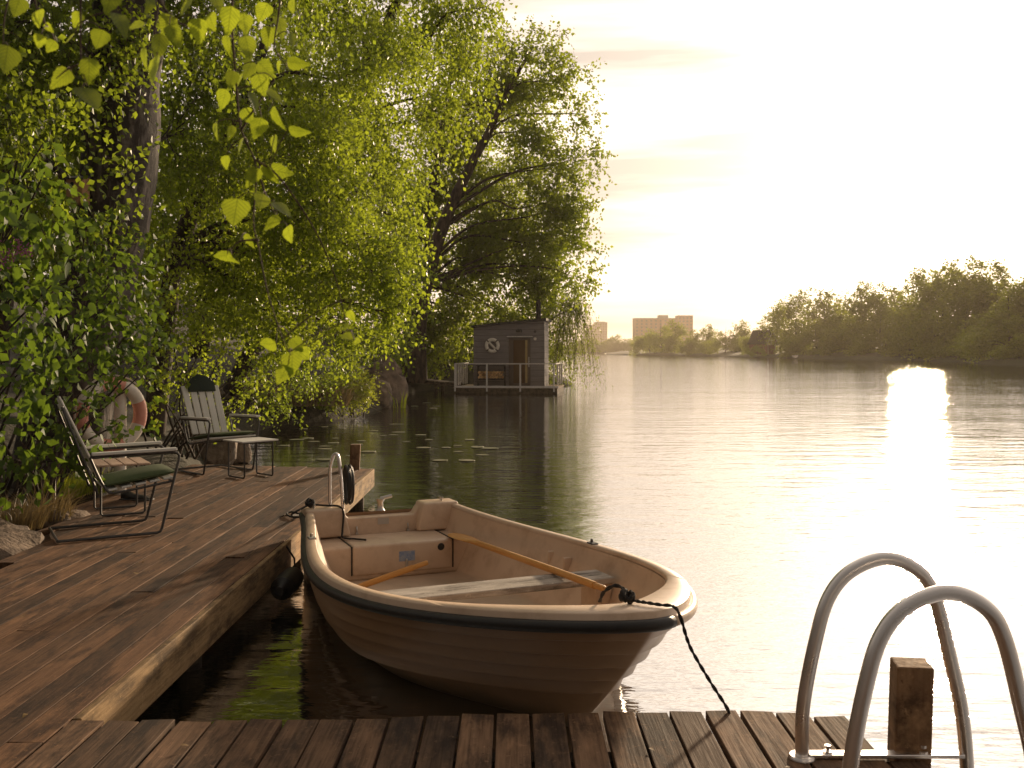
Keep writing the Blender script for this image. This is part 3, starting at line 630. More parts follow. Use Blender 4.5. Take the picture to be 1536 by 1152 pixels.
rf = MB(); rf.prism([(0, 0), (0, 1), (1, 1), (1, 0)], 0, 1); a = .11; rf.v = [(x0 - a, -.14, zl - .01), (x0 - a, -.14, zl + .09), (x0 - a, dpt + .1, zl + .09), (x0 - a, dpt + .1, zl - .01), (x1 + a, -.14, zr + .01), (x1 + a, -.14, zr + .11), (x1 + a, dpt + .1, zr + .11), (x1 + a, dpt + .1, zr + .01)]
rfo = rf.build('roof', m_roofing, sa)
MB().tube([(sx(804.5), 1.0, zr), (sx(804.5), 1.0, zr + .62), (sx(804.5), 1.0, zr + .80)], .105, 14).build('chimney', m_roofing, rfo, smooth=True)
MB().tube([(sx(804.5), 1.0, zr + .78), (sx(804.5), 1.0, zr + .90)], .075, 12).build('chimney_cap', m_roofing, rfo, smooth=True)
for x in (x0, x1): MB().box(x - .035, x + .035, -.022, .05, zf, (zl if x == x0 else zr) - .02).build('corner_board', m_clad, sa)
# door: frame, brown glass leaf, pale side strip, handle, hood
dx0, dx1, dzt = sx(763.5), sx(796), szz(507); m_dframe = wood('door_frame', (.17, .135, .11), (.11, .085, .07), stain=False); dr = MB().box(dx0, dx1, -.045, -.002, zf + .02, dzt).build('door', m_dframe, sa)
m_glass = NT('brown_glass'); m_glass.set(col=(.085, .042, .018), rough=.12); m_glass = m_glass.m
m_gold = plain('golden_wood_strip', (.42, .30, .12), (.30, .20, .08), .4, 6)  # golden tone for the narrow strip beside the door glass
MB().box(sx(770.5), sx(787.5), -.055, -.0455, zf + .16, dzt - .08).build('pane', m_glass, dr); MB().box(sx(788.2), sx(791.5), -.055, -.0455, zf + .16, dzt - .08).build('pane', m_gold, dr)
MB().tube([(sx(794), -.09, 1.05), (sx(794), -.09, 1.45)], .014, 8).build('handle', m_galv, dr)
MB().box(sx(761), sx(799), -.16, -.004, dzt + .05, dzt + .085).build('door_hood', m_galv, sa)
MB().lathe([(0, .0), (.12, .0), (.13, .05), (.08, .12), (.0, .13)], 14, Matrix.Translation((sx(779), -.06, szz(498)))).build('wall_lamp', m_roofing, sa, smooth=True)
MB().lathe([(0, .03), (.055, .03), (.06, 0)], 14, Matrix.Translation((sx(803), -.003, szz(508))) @ Matrix.Rotation(R(90), 4, 'X')).build('thermometer', m_white, sa)
MB().lathe([(.02, .03), (.045, .03), (.05, 0)], 12, Matrix.Translation((sx(803), -.003, szz(497))) @ Matrix.Rotation(R(90), 4, 'X')).build('vent', m_roofing, sa)
# railing
for px in (685, 733, 783, 833): MB().box(sx(px) - .03, sx(px) + .03, -.60, -.54, szz(582) - .12, szz(546)).build('rail_post', m_galv, sa)
MB().box(sx(685), sx(834), -.595, -.545, szz(546) + .001, szz(544.5)).build('rail_bar', m_galv, sa)
MB().box(sx(684), sx(840), -.62, -.585, szz(581), szz(578)).build('deck_edge', m_galv, sa)
for k in range(7): MB().box(sx(685) - .02, sx(685) + .02, -.3 + k * .42, -.265 + k * .42, szz(578), szz(546)).build('baluster', m_galv, sa)
MB().box(sx(685) - .025, sx(685) + .025, -.54, 2.6, szz(546) + .002, szz(544.5)).build('rail_bar', m_galv, sa)
for y in (.6, 1.8, 2.9): MB().box(sx(835) - .03, sx(835) + .03, y, y + .06, szz(578), szz(546)).build('rail_post', m_galv, sa)
MB().box(sx(835) - .025, sx(835) + .025, -.54, 2.95, szz(546) + .002, szz(544.5)).build('rail_bar', m_galv, sa)
# lifebuoy on the cabin
lq = sa.matrix_basis @ Vector((sx(738.5), -.075, szz(518))); l2 = empty('lifebuoy', lq, R(-7)); tag(l2, 'white lifebuoy hung on the dark sauna wall', 'lifebuoy')
ring_segs(l2, .235, .068, 4, [m_white], Matrix.Rotation(R(45), 4, 'Y'), gap=.06); ring_segs(l2, .235, .064, 4, [m_roofing], Matrix.Rotation(R(0), 4, 'Y'), gap=.44)
MB().tube([(-.15, 0, .14), (.13, 0, -.14)], .045, 8).build('throw_line', m_white, l2, smooth=True)
# firewood rack
fr = empty('firewood_rack', sa.matrix_basis @ Vector((sx(738), -.25, zf)), R(-7)); tag(fr, 'black rack of split firewood against the sauna wall', 'rack')
for x in (-.55, .53):
    for y in (-.16, .14): MB().box(x, x + .035, y, y + .035, 0, .84).build('leg', m_roofing, fr)
MB().box(-.56, .57, -.17, .18, .30, .34).build('shelf', m_roofing, fr); MB().box(-.58, .59, -.19, .20, .84, .88).build('top_board', m_roofing, fr)
m_log = wood('split_wood', (.66, .42, .20), (.42, .22, .09), stain=False, spread=.5); lg = []
for i in range(3):
    for j in range(9 - (i % 2)):
        MB().prism([(r_ * .058 * math.cos(q * 1.2566 + j), r_ * .058 * math.sin(q * 1.2566 + j)) for q, r_ in zip(range(5), (1, .9, 1.05, .85, 1))], -.16, .15, Matrix.Translation((-.47 + j * .116 + (i % 2) * .05, 0, .40 + i * .095)) @ Matrix.Rotation(R(90), 4, 'Z')).build('log', m_log, fr)
# gangway from the shore
gw = tag(empty('gangway', (0, 0, 0)), 'dark wooden gangway from the bank to the sauna raft', 'gangway')
g0 = sa.matrix_basis @ Vector((sx(683), .6, .40)); g1 = Vector((-4.5, SD + 1.6, .60)); d_ = (g1 - g0); nn = Vector((-d_.y, d_.x, 0)).normalized() * .45
for k in range(11):
    a, b = g0.lerp(g1, k / 11 + .004), g0.lerp(g1, (k + 1) / 11 - .008); MB().add([a - nn, a + nn, b + nn, b - nn] + [p - Vector((0, 0, .05)) for p in (a - nn, a + nn, b + nn, b - nn)], [(0, 1, 2, 3), (7, 6, 5, 4), (0, 4, 5, 1), (1, 5, 6, 2), (2, 6, 7, 3), (3, 7, 4, 0)]).build('plank', m_raft, gw)
for s in (-1, 1): MB().tube([g0 + nn * s * .8 - Vector((0, 0, .11)), g1 + nn * s * .8 - Vector((0, 0, .11))], .06, 6).build('beam', m_raft, gw)
for s in (-1, 1): MB().tube([g0.lerp(g1, .35) + nn * s * .8 - Vector((0, 0, 2.0)), g0.lerp(g1, .35) + nn * s * .8 - Vector((0, 0, .05))], .07, 8).build('pile', m_raft, gw)

# ------------------------------------------------------------------ foliage machinery
def unit(a): return a / np.maximum(np.linalg.norm(a, axis=-1, keepdims=True), 1e-9)
def leaves_mesh(name, B, A, size, width=.72, fold=.14):
    """kite leaves: base points B, axes A (unit), sizes"""
    n = len(B); Rn = unit(rng.normal(size=(n, 3))); Wd = unit(np.cross(A, Rn)); Nn = np.cross(Wd, A); s = size[:, None]
    mid = B + A * s * .42; up = Nn * s * fold
    V = np.stack([B, mid + Wd * s * width * .5 + up, B + A * s, mid - Wd * s * width * .5 + up], 1).reshape(-1, 3)
    i = np.arange(n)[:, None] * 4; Fc = np.concatenate([i + np.array([[0, 1, 2]]), i + np.array([[0, 2, 3]])]); return npmesh(name, V, Fc, np.repeat(rng.random(n), 4))
def crown(lobes, leaf, lai, twig, per, droop, sub=9, subr=.45, spread=.8, jitter=.05, outward=.6, width=.72):
    """returns leaf bases, axes, sizes, sub-lobe centres and twig polylines"""
    Bs, As, Ss, cents, tw = [], [], [], [], []
    for c, r in lobes:
        c = np.array(c); rr = np.array(r if hasattr(r, '__len__') else (r, r, r), float); rm = rr.mean()
        u = unit(rng.normal(size=(sub, 3))); sc_ = c + u * rr * (rng.random((sub, 1)) ** .5) * spread; cents += [tuple(p) for p in sc_]
        nl = int(lai * math.pi * rm ** 2 / (leaf * leaf * width * .5)); nt_ = max(4, nl // per)
        k = rng.integers(0, sub, nt_); u = unit(rng.normal(size=(nt_, 3)) * np.array([1, 1, .8])); st = sc_[k] + u * rr * subr * (rng.random((nt_, 1)) ** .45)
        dirs = unit(outward * u + rng.normal(size=(nt_, 3)) * .45 + np.array([0, 0, -droop * .5])); L = twig * (.6 + .8 * rng.random(nt_))
        s = (np.arange(per) + .6) / per
        P = st[:, None, :] + dirs[:, None, :] * (s[None, :, None] * L[:, None, None]); P[:, :, 2] -= droop * (s[None, :] ** 2) * L[:, None] * .8
        tw.append((st, P[:, per // 2], P[:, -1]))
        P = P + rng.normal(size=P.shape) * jitter * leaf / .05 * .3
        a = unit(dirs[:, None, :] * .4 + rng.normal(size=P.shape) * .7 + np.array([0, 0, -.35 - droop * .5]))
        Bs.append(P.reshape(-1, 3)); As.append(a.reshape(-1, 3)); Ss.append(leaf * (.65 + .6 * rng.random(len(st) * per)))
    return np.concatenate(Bs), np.concatenate(As), np.concatenate(Ss), cents, tw
def twigs_mesh(name, tw, r, frac=1.0):
    a, b, c = (np.concatenate([t[i] for t in tw]) for i in range(3)); k = rng.random(len(a)) < frac; a, b, c = a[k], b[k], c[k]; n = len(a)
    o = np.array([[1, 0, 0], [-.5, .87, 0], [-.5, -.87, 0]]) * r; o2 = o[:, [0, 2, 1]] * .5 + o * .5
    V = np.stack([p[:, None, :] + q * f for p, q, f in ((a, o2, 1), (b, o2, .7), (c, o2, .4))], 1).reshape(-1, 3); i = np.arange(n)[:, None] * 9; fs = []
    for g in (0, 3):
        for j in range(3): fs.append(i + np.array([[g + j, g + (j + 1) % 3, g + 3 + (j + 1) % 3, g + 3 + j]]))
    return npmesh(name, V, np.concatenate(fs))
def limbs(mb, trunk, lobes, cents, r0, r1=.005, every=1, n=6, bend=.10):
    """a limb from the trunk into each lobe, and side branches from that limb to its sub-lobes"""
    T = [Vector(p) for p in trunk]; per = len(cents) // len(lobes)
    for li, (c, r) in enumerate(lobes):
        q = Vector(c); cost = [(q - p).length * .8 + max(0, p.z - q.z + .30 * (q - p).length) * 1.5 for p in T]; bi = cost.index(min(cost)); bi = max(0, min(len(T) - 1, bi + random.randint(-2, 1))); a = T[bi]; L = (q - a).length
        if L < .05: continue
        m1 = a.lerp(q, .35) + Vector((random.uniform(-1, 1), random.uniform(-1, 1), random.uniform(.2, 1.5))) * L * bend; m2 = a.lerp(q, .7) + Vector((random.uniform(-1, 1), random.uniform(-1, 1), random.uniform(-.3, 1))) * L * bend
        P = spline([a, m1, m2, q], 6); k = len(P) - 1; rr = min(r0, .01 + .024 * L); mb.tube(P, [rr + (r1 - rr) * (i / k) ** .75 for i in range(k + 1)], n + 2, caps=False)
        for e in cents[li * per:(li + 1) * per:every]:
            e = Vector(e); j = random.randint(int(k * .3), k); b0 = P[j]; j2 = min(range(int(k * .25), k + 1), key=lambda i: (P[i] - e).length); b0 = P[max(0, j2 - random.randint(0, 4))]; l2 = (e - b0).length
            if l2 < .03: continue
            mm = b0.lerp(e, .5) + Vector((random.uniform(-1, 1), random.uniform(-1, 1), random.uniform(-.4, 1))) * l2 * .18; S = spline([b0, mm, e], 5); r2 = min(rr * .5, .004 + .008 * l2); mb.tube(S, [r2 + (r1 * .6 - r2) * (i / 10) for i in range(11)], n, caps=False)
def tree(name, label, trunk, radii, lobes, leafm, barkm, leaf, lai, twig, per, droop, cat='tree', group=None, every=1, twfrac=.5, twr=.003, limb_r=.09, part='trunk', crownpart='crown', **k):
    base = Vector(trunk[0]); o = empty(name, base); tag(o, label, cat, group)
    P = spline(trunk, 6); n = len(P); rr = np.interp(np.linspace(0, 1, n), np.linspace(0, 1, len(radii)), radii).tolist(); mb = MB(); mb.tube(P, rr, 16)
    for i, v in enumerate(mb.v):
        q = Vector(v); d = mnoise.noise(q * 4) * .10; c = P[min(i // 16, n - 1)]; mb.v[i] = tuple(q + (q - c) * d)
    B, A, S, cents, tw = crown(lobes, leaf, lai, twig, per, droop, **k)
    limbs(mb, P[n // 4:], lobes, cents, limb_r, every=every)
    mb.v = [tuple(Vector(v) - base) for v in mb.v]; mb.build(part, barkm, o, smooth=2)
    b = np.array(base); link(crownpart, leaves_mesh('crown', B - b, A, S, k.get('width', .72)), leafm, o)
    if twfrac: link('twigs', twigs_mesh('twigs', [(x - b, y - b, z - b) for x, y, z in tw], twr, twfrac), m_twig, o)['kind'] = 'stuff'
    return o
def lob(px, py, d, rp, sq=1.0): r = rp / F * d; return (tuple(pt(px, py, d)), (r, r * .9, r * sq))

# the big birch by the dock, its crown over the camera and the sprays that hang in front of the lens
birch = tree('birch_tree', 'large birch with a thick cracked white trunk behind the chairs', [(-4.45, 9.6, .2), tuple(pt(112, 560, 9.5)), tuple(pt(172, 300, 9.4)), tuple(pt(186, 100, 9.3)), tuple(pt(196, -60, 9.2)), (-3.5, 9.0, 8.0), (-3.2, 8.8, 11)],
    [.50, .37, .345, .33, .31, .22, .08],
    [lob(40, 30, 8.5, 150), lob(255, -30, 9.8, 150), lob(420, -40, 11, 110), lob(120, 170, 11, 120), lob(-60, 130, 7.5, 150), lob(300, 90, 12, 90), lob(90, -280, 8.5, 240), lob(330, -330, 9.5, 240), lob(20, 260, 10, 110), lob(290, 190, 12, 90), lob(140, 335, 8.6, 48), lob(215, 40, 8.7, 50), lob(125, 110, 8.6, 50), lob(190, 250, 8.7, 26)],
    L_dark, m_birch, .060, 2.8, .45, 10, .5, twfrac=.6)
# hanging sprays: twig polylines (px, py, distance) and leaves (px, py, length px, tilt degrees, facing)
def leaf_mesh(name, n=9, w=.44, serr=.035, curl=.10):
    V = []; Fc = []; edge = []
    for i in range(n + 1):
        t = i / n; wd = w * (math.sin(math.pi * t ** .62) ** .85) * (1 - .25 * t) if 0 < t < 1 else 0
        wd += serr * (1 if i % 2 else -1) if 0 < i < n else 0; z = -curl * t * t; edge.append((t, max(0, wd), z))
    for t, wd, z in edge: V += [(-wd, -t, z + .16 * wd), (0, -t, z), (wd, -t, z + .16 * wd)]
    for i in range(n):
        a = i * 3; Fc += [(a, a + 1, a + 4, a + 3), (a + 1, a + 2, a + 5, a + 4)]
    me = bpy.data.meshes.new(name); me.from_pydata(V, [], Fc); me.shade_smooth(); return me
LM = [leaf_mesh('leaf', 10, .43, .022, .06), leaf_mesh('leaf', 10, .40, .022, .22), leaf_mesh('leaf', 9, .47, .02, -.10), leaf_mesh('leaf', 8, .36, .02, .3)]
for m_ in LM: m_.materials.append(L_near)
bl = birch.location
def spray(twigs, leafs, d0):
    base = pt(*twigs[0][0][:2], d0); o = MB()
    for tw in twigs:
        P = spline([pt(x, y, d0 + dd) - base for x, y, dd in tw], 6); k = len(P) - 1; o.tube(P, [.0022 - .0014 * i / max(1, k) for i in range(k + 1)], 6)
    h = o.build('hanging_branch', m_twig, birch, smooth=2, loc=base - bl)
    nodes = [pt(x, y, d0 + dd) for tw in twigs for x, y, dd in spl_px(tw)]
    pet = MB()
    for x, y, s, tilt in leafs:
        dd = random.uniform(-.07, .07); c = pt(x, y, d0 + dd); L = s / F * d0; me = random.choice(LM); s *= random.uniform(.78, 1.08); L = s / F * d0; yaw = random.uniform(-1.15, 1.15); pitch = random.uniform(-.6, .45)
        M = Matrix.Rotation(R(tilt), 3, 'Y') @ Matrix.Rotation(yaw, 3, 'Z') @ Matrix.Rotation(pitch, 3, 'X') @ Matrix(((1, 0, 0), (0, 0, -1), (0, 1, 0)))     # local -y (tip) -> world -z
        lf = link('leaf', me, None, h); tip = M @ Vector((0, -L, 0)); b0 = c - tip * .5; lf.matrix_local = Matrix.Translation(b0 - base) @ M.to_4x4() @ Matrix.Diagonal((L, L, L, 1))
        nd = min(nodes, key=lambda q: (q - b0).length)
        if (nd - b0).length < .12: pet.tube(spline([nd - base, nd.lerp(b0, .5) - base + Vector((0, 0, .006)), b0 - base], 4), .0009, 5)
        else: pet.tube(spline([b0 - base, b0 - base + Vector((0, 0, .02)), b0.lerp(nd, .5) - base + Vector((0, 0, .02)), nd - base], 4), .0011, 5)
    tag(link('petioles', pet.mesh('petioles'), m_twig, h), kind='stuff')
def spl_px(tw):
    return [tuple(p) for p in spline([Vector(q) for q in tw], 6)]
spray([[(352, -70, .0), (348, 30, 0), (354, 120, 0), (362, 195, 0), (384, 250, 0), (380, 330, 0), (388, 372, 0), (402, 440, -.03), (424, 508, -.05), (436, 532, -.05)], [(384, 240, 0), (415, 262, .04), (452, 312, .06), (481, 362, .08), (504, 420, .1), (516, 470, .1), (522, 495, .1)], [(362, 195, 0), (390, 150, -.03), (412, 120, -.05)], [(384, 250, 0), (402, 300, 0), (420, 335, .02)], [(388, 360, 0), (360, 362, 0), (345, 376, 0)]],
    [(344, 31, 44, 8), (367, 36, 40, -6), (372, 105, 34, 25), (347, 120, 32, 5), (358, 125, 30, -20), (392, 128, 36, -15), (412, 142, 38, -60), (383, 153, 36, -35), (414, 178, 40, -20), (450, 197, 40, -75), (412, 216, 36, -5), (387, 194, 40, 10), (323, 197, 28, 10), (347, 200, 26, -8), (361, 219, 36, 25), (339, 244, 26, 0), (422, 259, 44, -65), (403, 262, 40, -15), (378, 266, 36, 35), (353, 320, 50, 6), (391, 303, 30, 25), (423, 316, 38, -25), (408, 336, 34, 20), (434, 352, 34, -30), (375, 362, 32, -10), (333, 385, 38, 65), (348, 390, 26, -40), (400, 517, 34, 70), (438, 546, 42, -6), (424, 562, 34, 22), (446, 518, 34, -40), (456, 533, 32, -50), (527, 475, 20, -20), (519, 490, 18, 15), (522, 506, 22, -40), (537, 512, 16, -65), (340, 70, 36, 20), (372, 72, 34, -20), (336, 150, 34, 28), (372, 175, 34, -30), (400, 105, 32, -55)], 1.72)
spray([[(425, -60, 0), (418, 20, 0), (412, 70, 0), (430, 100, 0)]], [(403, 56, 38, 10), (422, 40, 44, -12), (439, 61, 28, -30), (448, 95, 34, -70), (417, 100, 26, 30), (395, 20, 36, 25), (440, 10, 30, -20)], 1.9)
spray([[(240, -70, 0), (238, 0, 0), (232, 50, 0), (238, 82, 0)], [(238, 0, 0), (262, 30, 0), (300, 45, .05), (316, 40, .05)]], [(239, 72, 40, -10), (216, 89, 34, 22), (234, 106, 44, -4), (262, 53, 36, -25), (250, 36, 40, 20), (298, 47, 46, 5), (316, 32, 38, -25), (280, 12, 36, 20), (225, 8, 36, 30), (326, 5, 36, -10), (205, 40, 30, 40)], 1.6)
spray([[(122, -70, 0), (121, 20, 0), (122, 95, 0), (132, 130, 0)], [(175, -70, .05), (172, -10, .05), (178, 15, .05)], [(122, 95, 0), (100, 105, 0), (84, 118, 0)]], [(183, 34, 52, -12), (149, 60, 42, 18), (134, 108, 46, -8), (134, 150, 54, -15), (90, 118, 40, 45), (165, 0, 44, 10), (115, 30, 32, 30), (105, 60, 30, 50)], 1.5)
spray([[(40, -70, 0), (52, 0, 0), (60, 25, 0), (72, 40, 0)], [(40, -70, 0), (10, 10, 0), (4, 70, 0)]], [(58, 28, 34, -10), (73, 42, 22, -30), (60, 62, 26, 20), (8, 90, 48, 15), (76, 70, 30, 35), (25, 10, 36, 20)], 1.55)
# limb that carries the sprays
lim = MB(); lim.tube([p - bl for p in spline([(-3.75, 9.25, 5.6), (-2.9, 6.5, 5.9), (-1.6, 3.6, 4.9), (-.9, 2.1, 3.6), (-.5, 1.65, 2.75)], 8)], [.10 - .097 * i / 32 for i in range(33)], 8); lim.build('overhead_limb', m_bark, birch, smooth=2)

# sunlit mid-distance birch over the water, a taller one behind it
tree('birch_tree', 'sunlit yellow-green birch hanging over the water beyond the chairs', [(-5.2, 14.2, .4), tuple(pt(262, 400, 14)), tuple(pt(320, 250, 13.8)), tuple(pt(380, 120, 13.8)), tuple(pt(430, -60, 14))], [.17, .13, .11, .08, .03],
    [lob(340, 270, 13.4, 100), lob(430, 230, 13, 105), lob(500, 150, 14, 95), lob(555, 100, 14.6, 80), lob(470, 330, 12.6, 95), lob(545, 400, 12.6, 75), lob(596, 430, 12.6, 42), lob(480, 455, 12.6, 72), lob(400, 390, 13, 105), lob(582, 470, 12.4, 40), lob(525, 285, 13.5, 80), lob(410, 110, 14.5, 95), lob(430, 490, 12.8, 46), lob(520, 505, 12.4, 34), lob(590, 370, 13, 40), lob(350, 440, 13, 80)],
    L_birch, m_bark, .062, 2.3, .34, 9, .35, twfrac=.5, limb_r=.05)
tree('birch_tree', 'tall drooping birch at the top of the photo left of the alder', [(-6.0, 21, .8), tuple(pt(470, 330, 20)), tuple(pt(540, 150, 19.5)), tuple(pt(600, -20, 19)), tuple(pt(640, -200, 19))], [.2, .16, .13, .1, .03],
    [lob(560, 60, 19, 95), lob(645, 50, 19, 75), lob(690, 110, 19, 48), lob(630, 180, 19, 70), lob(595, 270, 19, 62), lob(530, 170, 19.5, 90), lob(700, 20, 18.5, 42), lob(640, -80, 19, 130), lob(550, 340, 19.5, 50), lob(480, 20, 20, 100), lob(600, 330, 19, 28), lob(735, 10, 18.5, 25)],
    L_birch, m_bark, .09, 2.0, .6, 10, .8, twfrac=.5, twr=.004, limb_r=.06)
# alder leaning over the sauna
al = [(-3.9, 40.5, .4), tuple(pt(628, 480, 40.3)), tuple(pt(645, 400, 40)), tuple(pt(668, 330, 40)), tuple(pt(705, 250, 40)), tuple(pt(735, 195, 40)), tuple(pt(768, 125, 40)), tuple(pt(800, 70, 40))]
tree('alder_tree', 'big dark leaning alder with bare limbs above the sauna', al, [.42, .34, .30, .25, .20, .16, .10, .04],
    [lob(785, 85, 40, 48), lob(835, 120, 40, 42), lob(745, 130, 41, 55), lob(800, 190, 40, 55), lob(870, 170, 40, 24), lob(700, 210, 42, 70), lob(850, 250, 40, 38), lob(770, 290, 41, 70), lob(890, 230, 40, 17), lob(690, 330, 42.5, 75), lob(840, 350, 40, 50), lob(745, 400, 41.5, 75), lob(870, 420, 40.5, 26), lob(640, 280, 43, 60), lob(820, 440, 42, 48), lob(700, 460, 43, 60), lob(790, 370, 41, 60), lob(835, 300, 40, 45), lob(760, 470, 43.5, 55), lob(720, 390, 43, 60), lob(830, 400, 42, 45), lob(790, 500, 44, 35), lob(860, 310, 40, 28), lob(730, 280, 43, 60), lob(790, 130, 41, 50), lob(680, 150, 42, 45)],
    L_alder, m_bark, .15, 3.3, .8, 10, .05, sub=10, subr=.42, spread=.95, twfrac=.3, twr=.006, limb_r=.09)
tree('alder_tree', 'second upright alder trunk close beside the leaning alder', [(-4.6, 42, .4), tuple(pt(636, 430, 42)), tuple(pt(640, 330, 42)), tuple(pt(664, 200, 42)), tuple(pt(680, 90, 42))], [.30, .22, .2, .14, .04],
    [lob(640, 380, 43, 60), lob(610, 330, 43, 60), lob(650, 480, 44, 55), lob(620, 520, 42, 45), lob(680, 540, 46, 40), lob(600, 440, 42, 55), lob(700, 90, 43, 45), lob(650, 190, 43, 50), lob(640, 560, 44, 25), lob(600, 565, 46, 35), lob(700, 510, 48, 45), lob(745, 530, 49, 40), lob(820, 525, 50, 26), lob(660, 570, 46, 22), lob(560, 560, 44, 35), lob(790, 540, 50, 30)],
    L_alder, m_bark, .15, 3.0, .8, 10, .05, sub=10, twfrac=.4, twr=.008, limb_r=.11)
tree('willow_tree', 'pale weeping willow trailing to the water behind the sauna', [(1.0, 46.5, .3), tuple(pt(812, 500, 46)), tuple(pt(830, 440, 45)), tuple(pt(845, 400, 45))], [.25, .18, .12, .05],
    [lob(850, 445, 44.5, 25), lob(868, 460, 44, 16), lob(835, 455, 45, 28), lob(872, 450, 44.5, 14), lob(848, 490, 44, 18), lob(838, 515, 44.5, 12), lob(690, 560, 47, 20)],
    L_willow, m_bark, .13, 2.6, 1.3, 16, 2.2, twfrac=.6, twr=.008, limb_r=.08, width=.34)
# dense growth behind, up the bank
for i, (lbl, tr, lo) in enumerate([
    ('dark leafy maple filling the upper left behind the big birch', [(-9, 17, 1.5), (-8.6, 17, 5), (-8, 17, 9)], [lob(60, 120, 17, 170), lob(200, 260, 17, 140), lob(0, 330, 16, 150), lob(150, 400, 16, 130), lob(310, 330, 18, 110), lob(-60, 30, 16, 160)]),
    ('dark leafy maple behind the sunlit birch', [(-8, 25, 1.5), (-7.5, 25, 6), (-7, 25, 11)], [lob(330, 380, 25, 130), lob(450, 420, 26, 110), lob(480, 290, 26, 120), lob(380, 200, 26, 130), lob(560, 400, 28, 75), lob(540, 500, 28, 55), lob(430, 520, 25, 65), lob(520, 180, 28, 100), lob(570, 290, 30, 70), lob(600, 480, 34, 45), lob(588, 535, 33, 30), lob(610, 400, 35, 45)]),
    ]):
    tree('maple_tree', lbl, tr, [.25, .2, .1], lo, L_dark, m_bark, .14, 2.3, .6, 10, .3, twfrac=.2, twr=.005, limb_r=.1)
# shrubs on the bank: multi-stemmed, drawn as stems + foliage
def shrub(name, label, base, stems, lobes, leafm, leaf, lai, twig, per, droop, cat='shrub', near=0, nm=None, **k):
    base = Vector(base); o = empty(name, base); tag(o, label, cat); B, A, S, cents, tw = crown(lobes, leaf, lai, twig, per, droop, **k); mb = MB(); idx = random.sample(range(len(cents)), min(stems, len(cents)))
    for i in idx:
        q = Vector(cents[i]); a = base + Vector((random.uniform(-.3, .3), random.uniform(-.3, .3), -.05)); m1 = a.lerp(q, .4) + Vector((random.uniform(-.2, .2), random.uniform(-.2, .2), .15)); P = spline([a, m1, q], 6)
        mb.tube([p - base for p in P], [.016 - .011 * j / 12 for j in range(13)], 6, caps=False)
    mb.build('stems', m_bark, o, smooth=2); b = np.array(base)
    if near:      # the leaves that show largest are leaves of their own
        dist = np.linalg.norm(B - np.array([0, 0, H]), axis=1); pxx = 768 + F * B[:, 0] / B[:, 1]; ok = np.where((pxx > -20) & (pxx < 330))[0]; pick = ok[np.argsort(dist[ok] + rng.random(len(ok)) * .9)[:near]]
        for j in pick:
            a = Vector(A[j]); a = (a + Vector((0, 0, -.4))).normalized(); n_ = (Vector((-.1, -.6, .8)) + Vector(rng.normal(size=3)) * .5); x = a.cross(n_).normalized(); z = x.cross(a) * 1; L = float(S[j]) * 1.15
            M = Matrix(((x.x, -a.x, z.x), (x.y, -a.y, z.y), (x.z, -a.z, z.z))); lf = link('leaf', random.choice(nm), None, o); lf.matrix_local = Matrix.Translation(Vector(B[j]) - base) @ M.to_4x4() @ Matrix.Diagonal((L, L, L, 1))
        keep = np.ones(len(B), bool); keep[pick] = False; B, A, S = B[keep], A[keep], S[keep]
    tag(link('foliage', leaves_mesh('foliage', B - b, A, S, k.get('width', .72)), leafm, o), kind='stuff'); link('twigs', twigs_mesh('twigs', [(x - b, y - b, z - b) for x, y, z in tw], .0025, .7), m_twig, o)['kind'] = 'stuff'; return o
LL = [leaf_mesh('leaf', 6, .34, 0, .1), leaf_mesh('leaf', 6, .36, 0, .25), leaf_mesh('leaf', 6, .32, 0, -.1)]
for m_ in LL: m_.materials.append(L_lilac)
lil = shrub('lilac_shrub', 'lilac shrub with large glossy leaves at the left edge of the photo', (-3.9, 5.9, .35), 16, [lob(30, 250, 5.6, 70), lob(50, 350, 5.6, 62), lob(20, 430, 5.6, 70), lob(40, 540, 5.7, 62), lob(90, 470, 6.2, 60), lob(10, 630, 5.8, 50), lob(-30, 340, 5.2, 80)], L_lilac, .068, 1.1, .22, 7, .5, near=260, nm=LL)
m_lilac = plain('lilac_flower', (.36, .14, .26), (.24, .08, .17), .8, 60)
fl = MB()
for px, py, d in ((12, 384, 5.3), (40, 376, 5.4), (2, 396, 5.3), (28, 372, 5.35)):
    c = pt(px, py, d) - lil.location
    for _ in range(34):
        q = c + Vector((random.gauss(0, .022), random.gauss(0, .022), random.gauss(0, .022))); r = .006; fl.add([q + Vector((r, 0, 0)), q + Vector((-r, 0, 0)), q + Vector((0, r, 0)), q + Vector((0, -r, 0)), q + Vector((0, 0, r)), q + Vector((0, 0, -r))], [(0, 2, 4), (2, 1, 4), (1, 3, 4), (3, 0, 4), (2, 0, 5), (1, 2, 5), (3, 1, 5), (0, 3, 5)])
tag(fl.build('flower_cluster', m_lilac, lil), kind='stuff')
shrub('lilac_shrub', 'dark lilac shrub round the foot of the big birch behind the near chair', (-4.1, 8.3, .45), 22, [lob(120, 420, 7.6, 80), lob(190, 430, 8, 60), lob(70, 540, 7.2, 80), lob(150, 530, 7.8, 70), lob(215, 510, 8.2, 55), lob(90, 610, 7.4, 40), lob(200, 570, 8.6, 24), lob(60, 660, 7.2, 55), lob(205, 655, 8.5, 18), lob(130, 350, 8.2, 60), lob(195, 350, 8.6, 36), lob(20, 700, 7.0, 45), lob(95, 680, 7.6, 30), lob(150, 470, 8.2, 60), lob(168, 592, 8.2, 24), lob(185, 635, 8.2, 14)], L_lilac, .070, 1.05, .25, 7, .4, near=240, nm=LL)
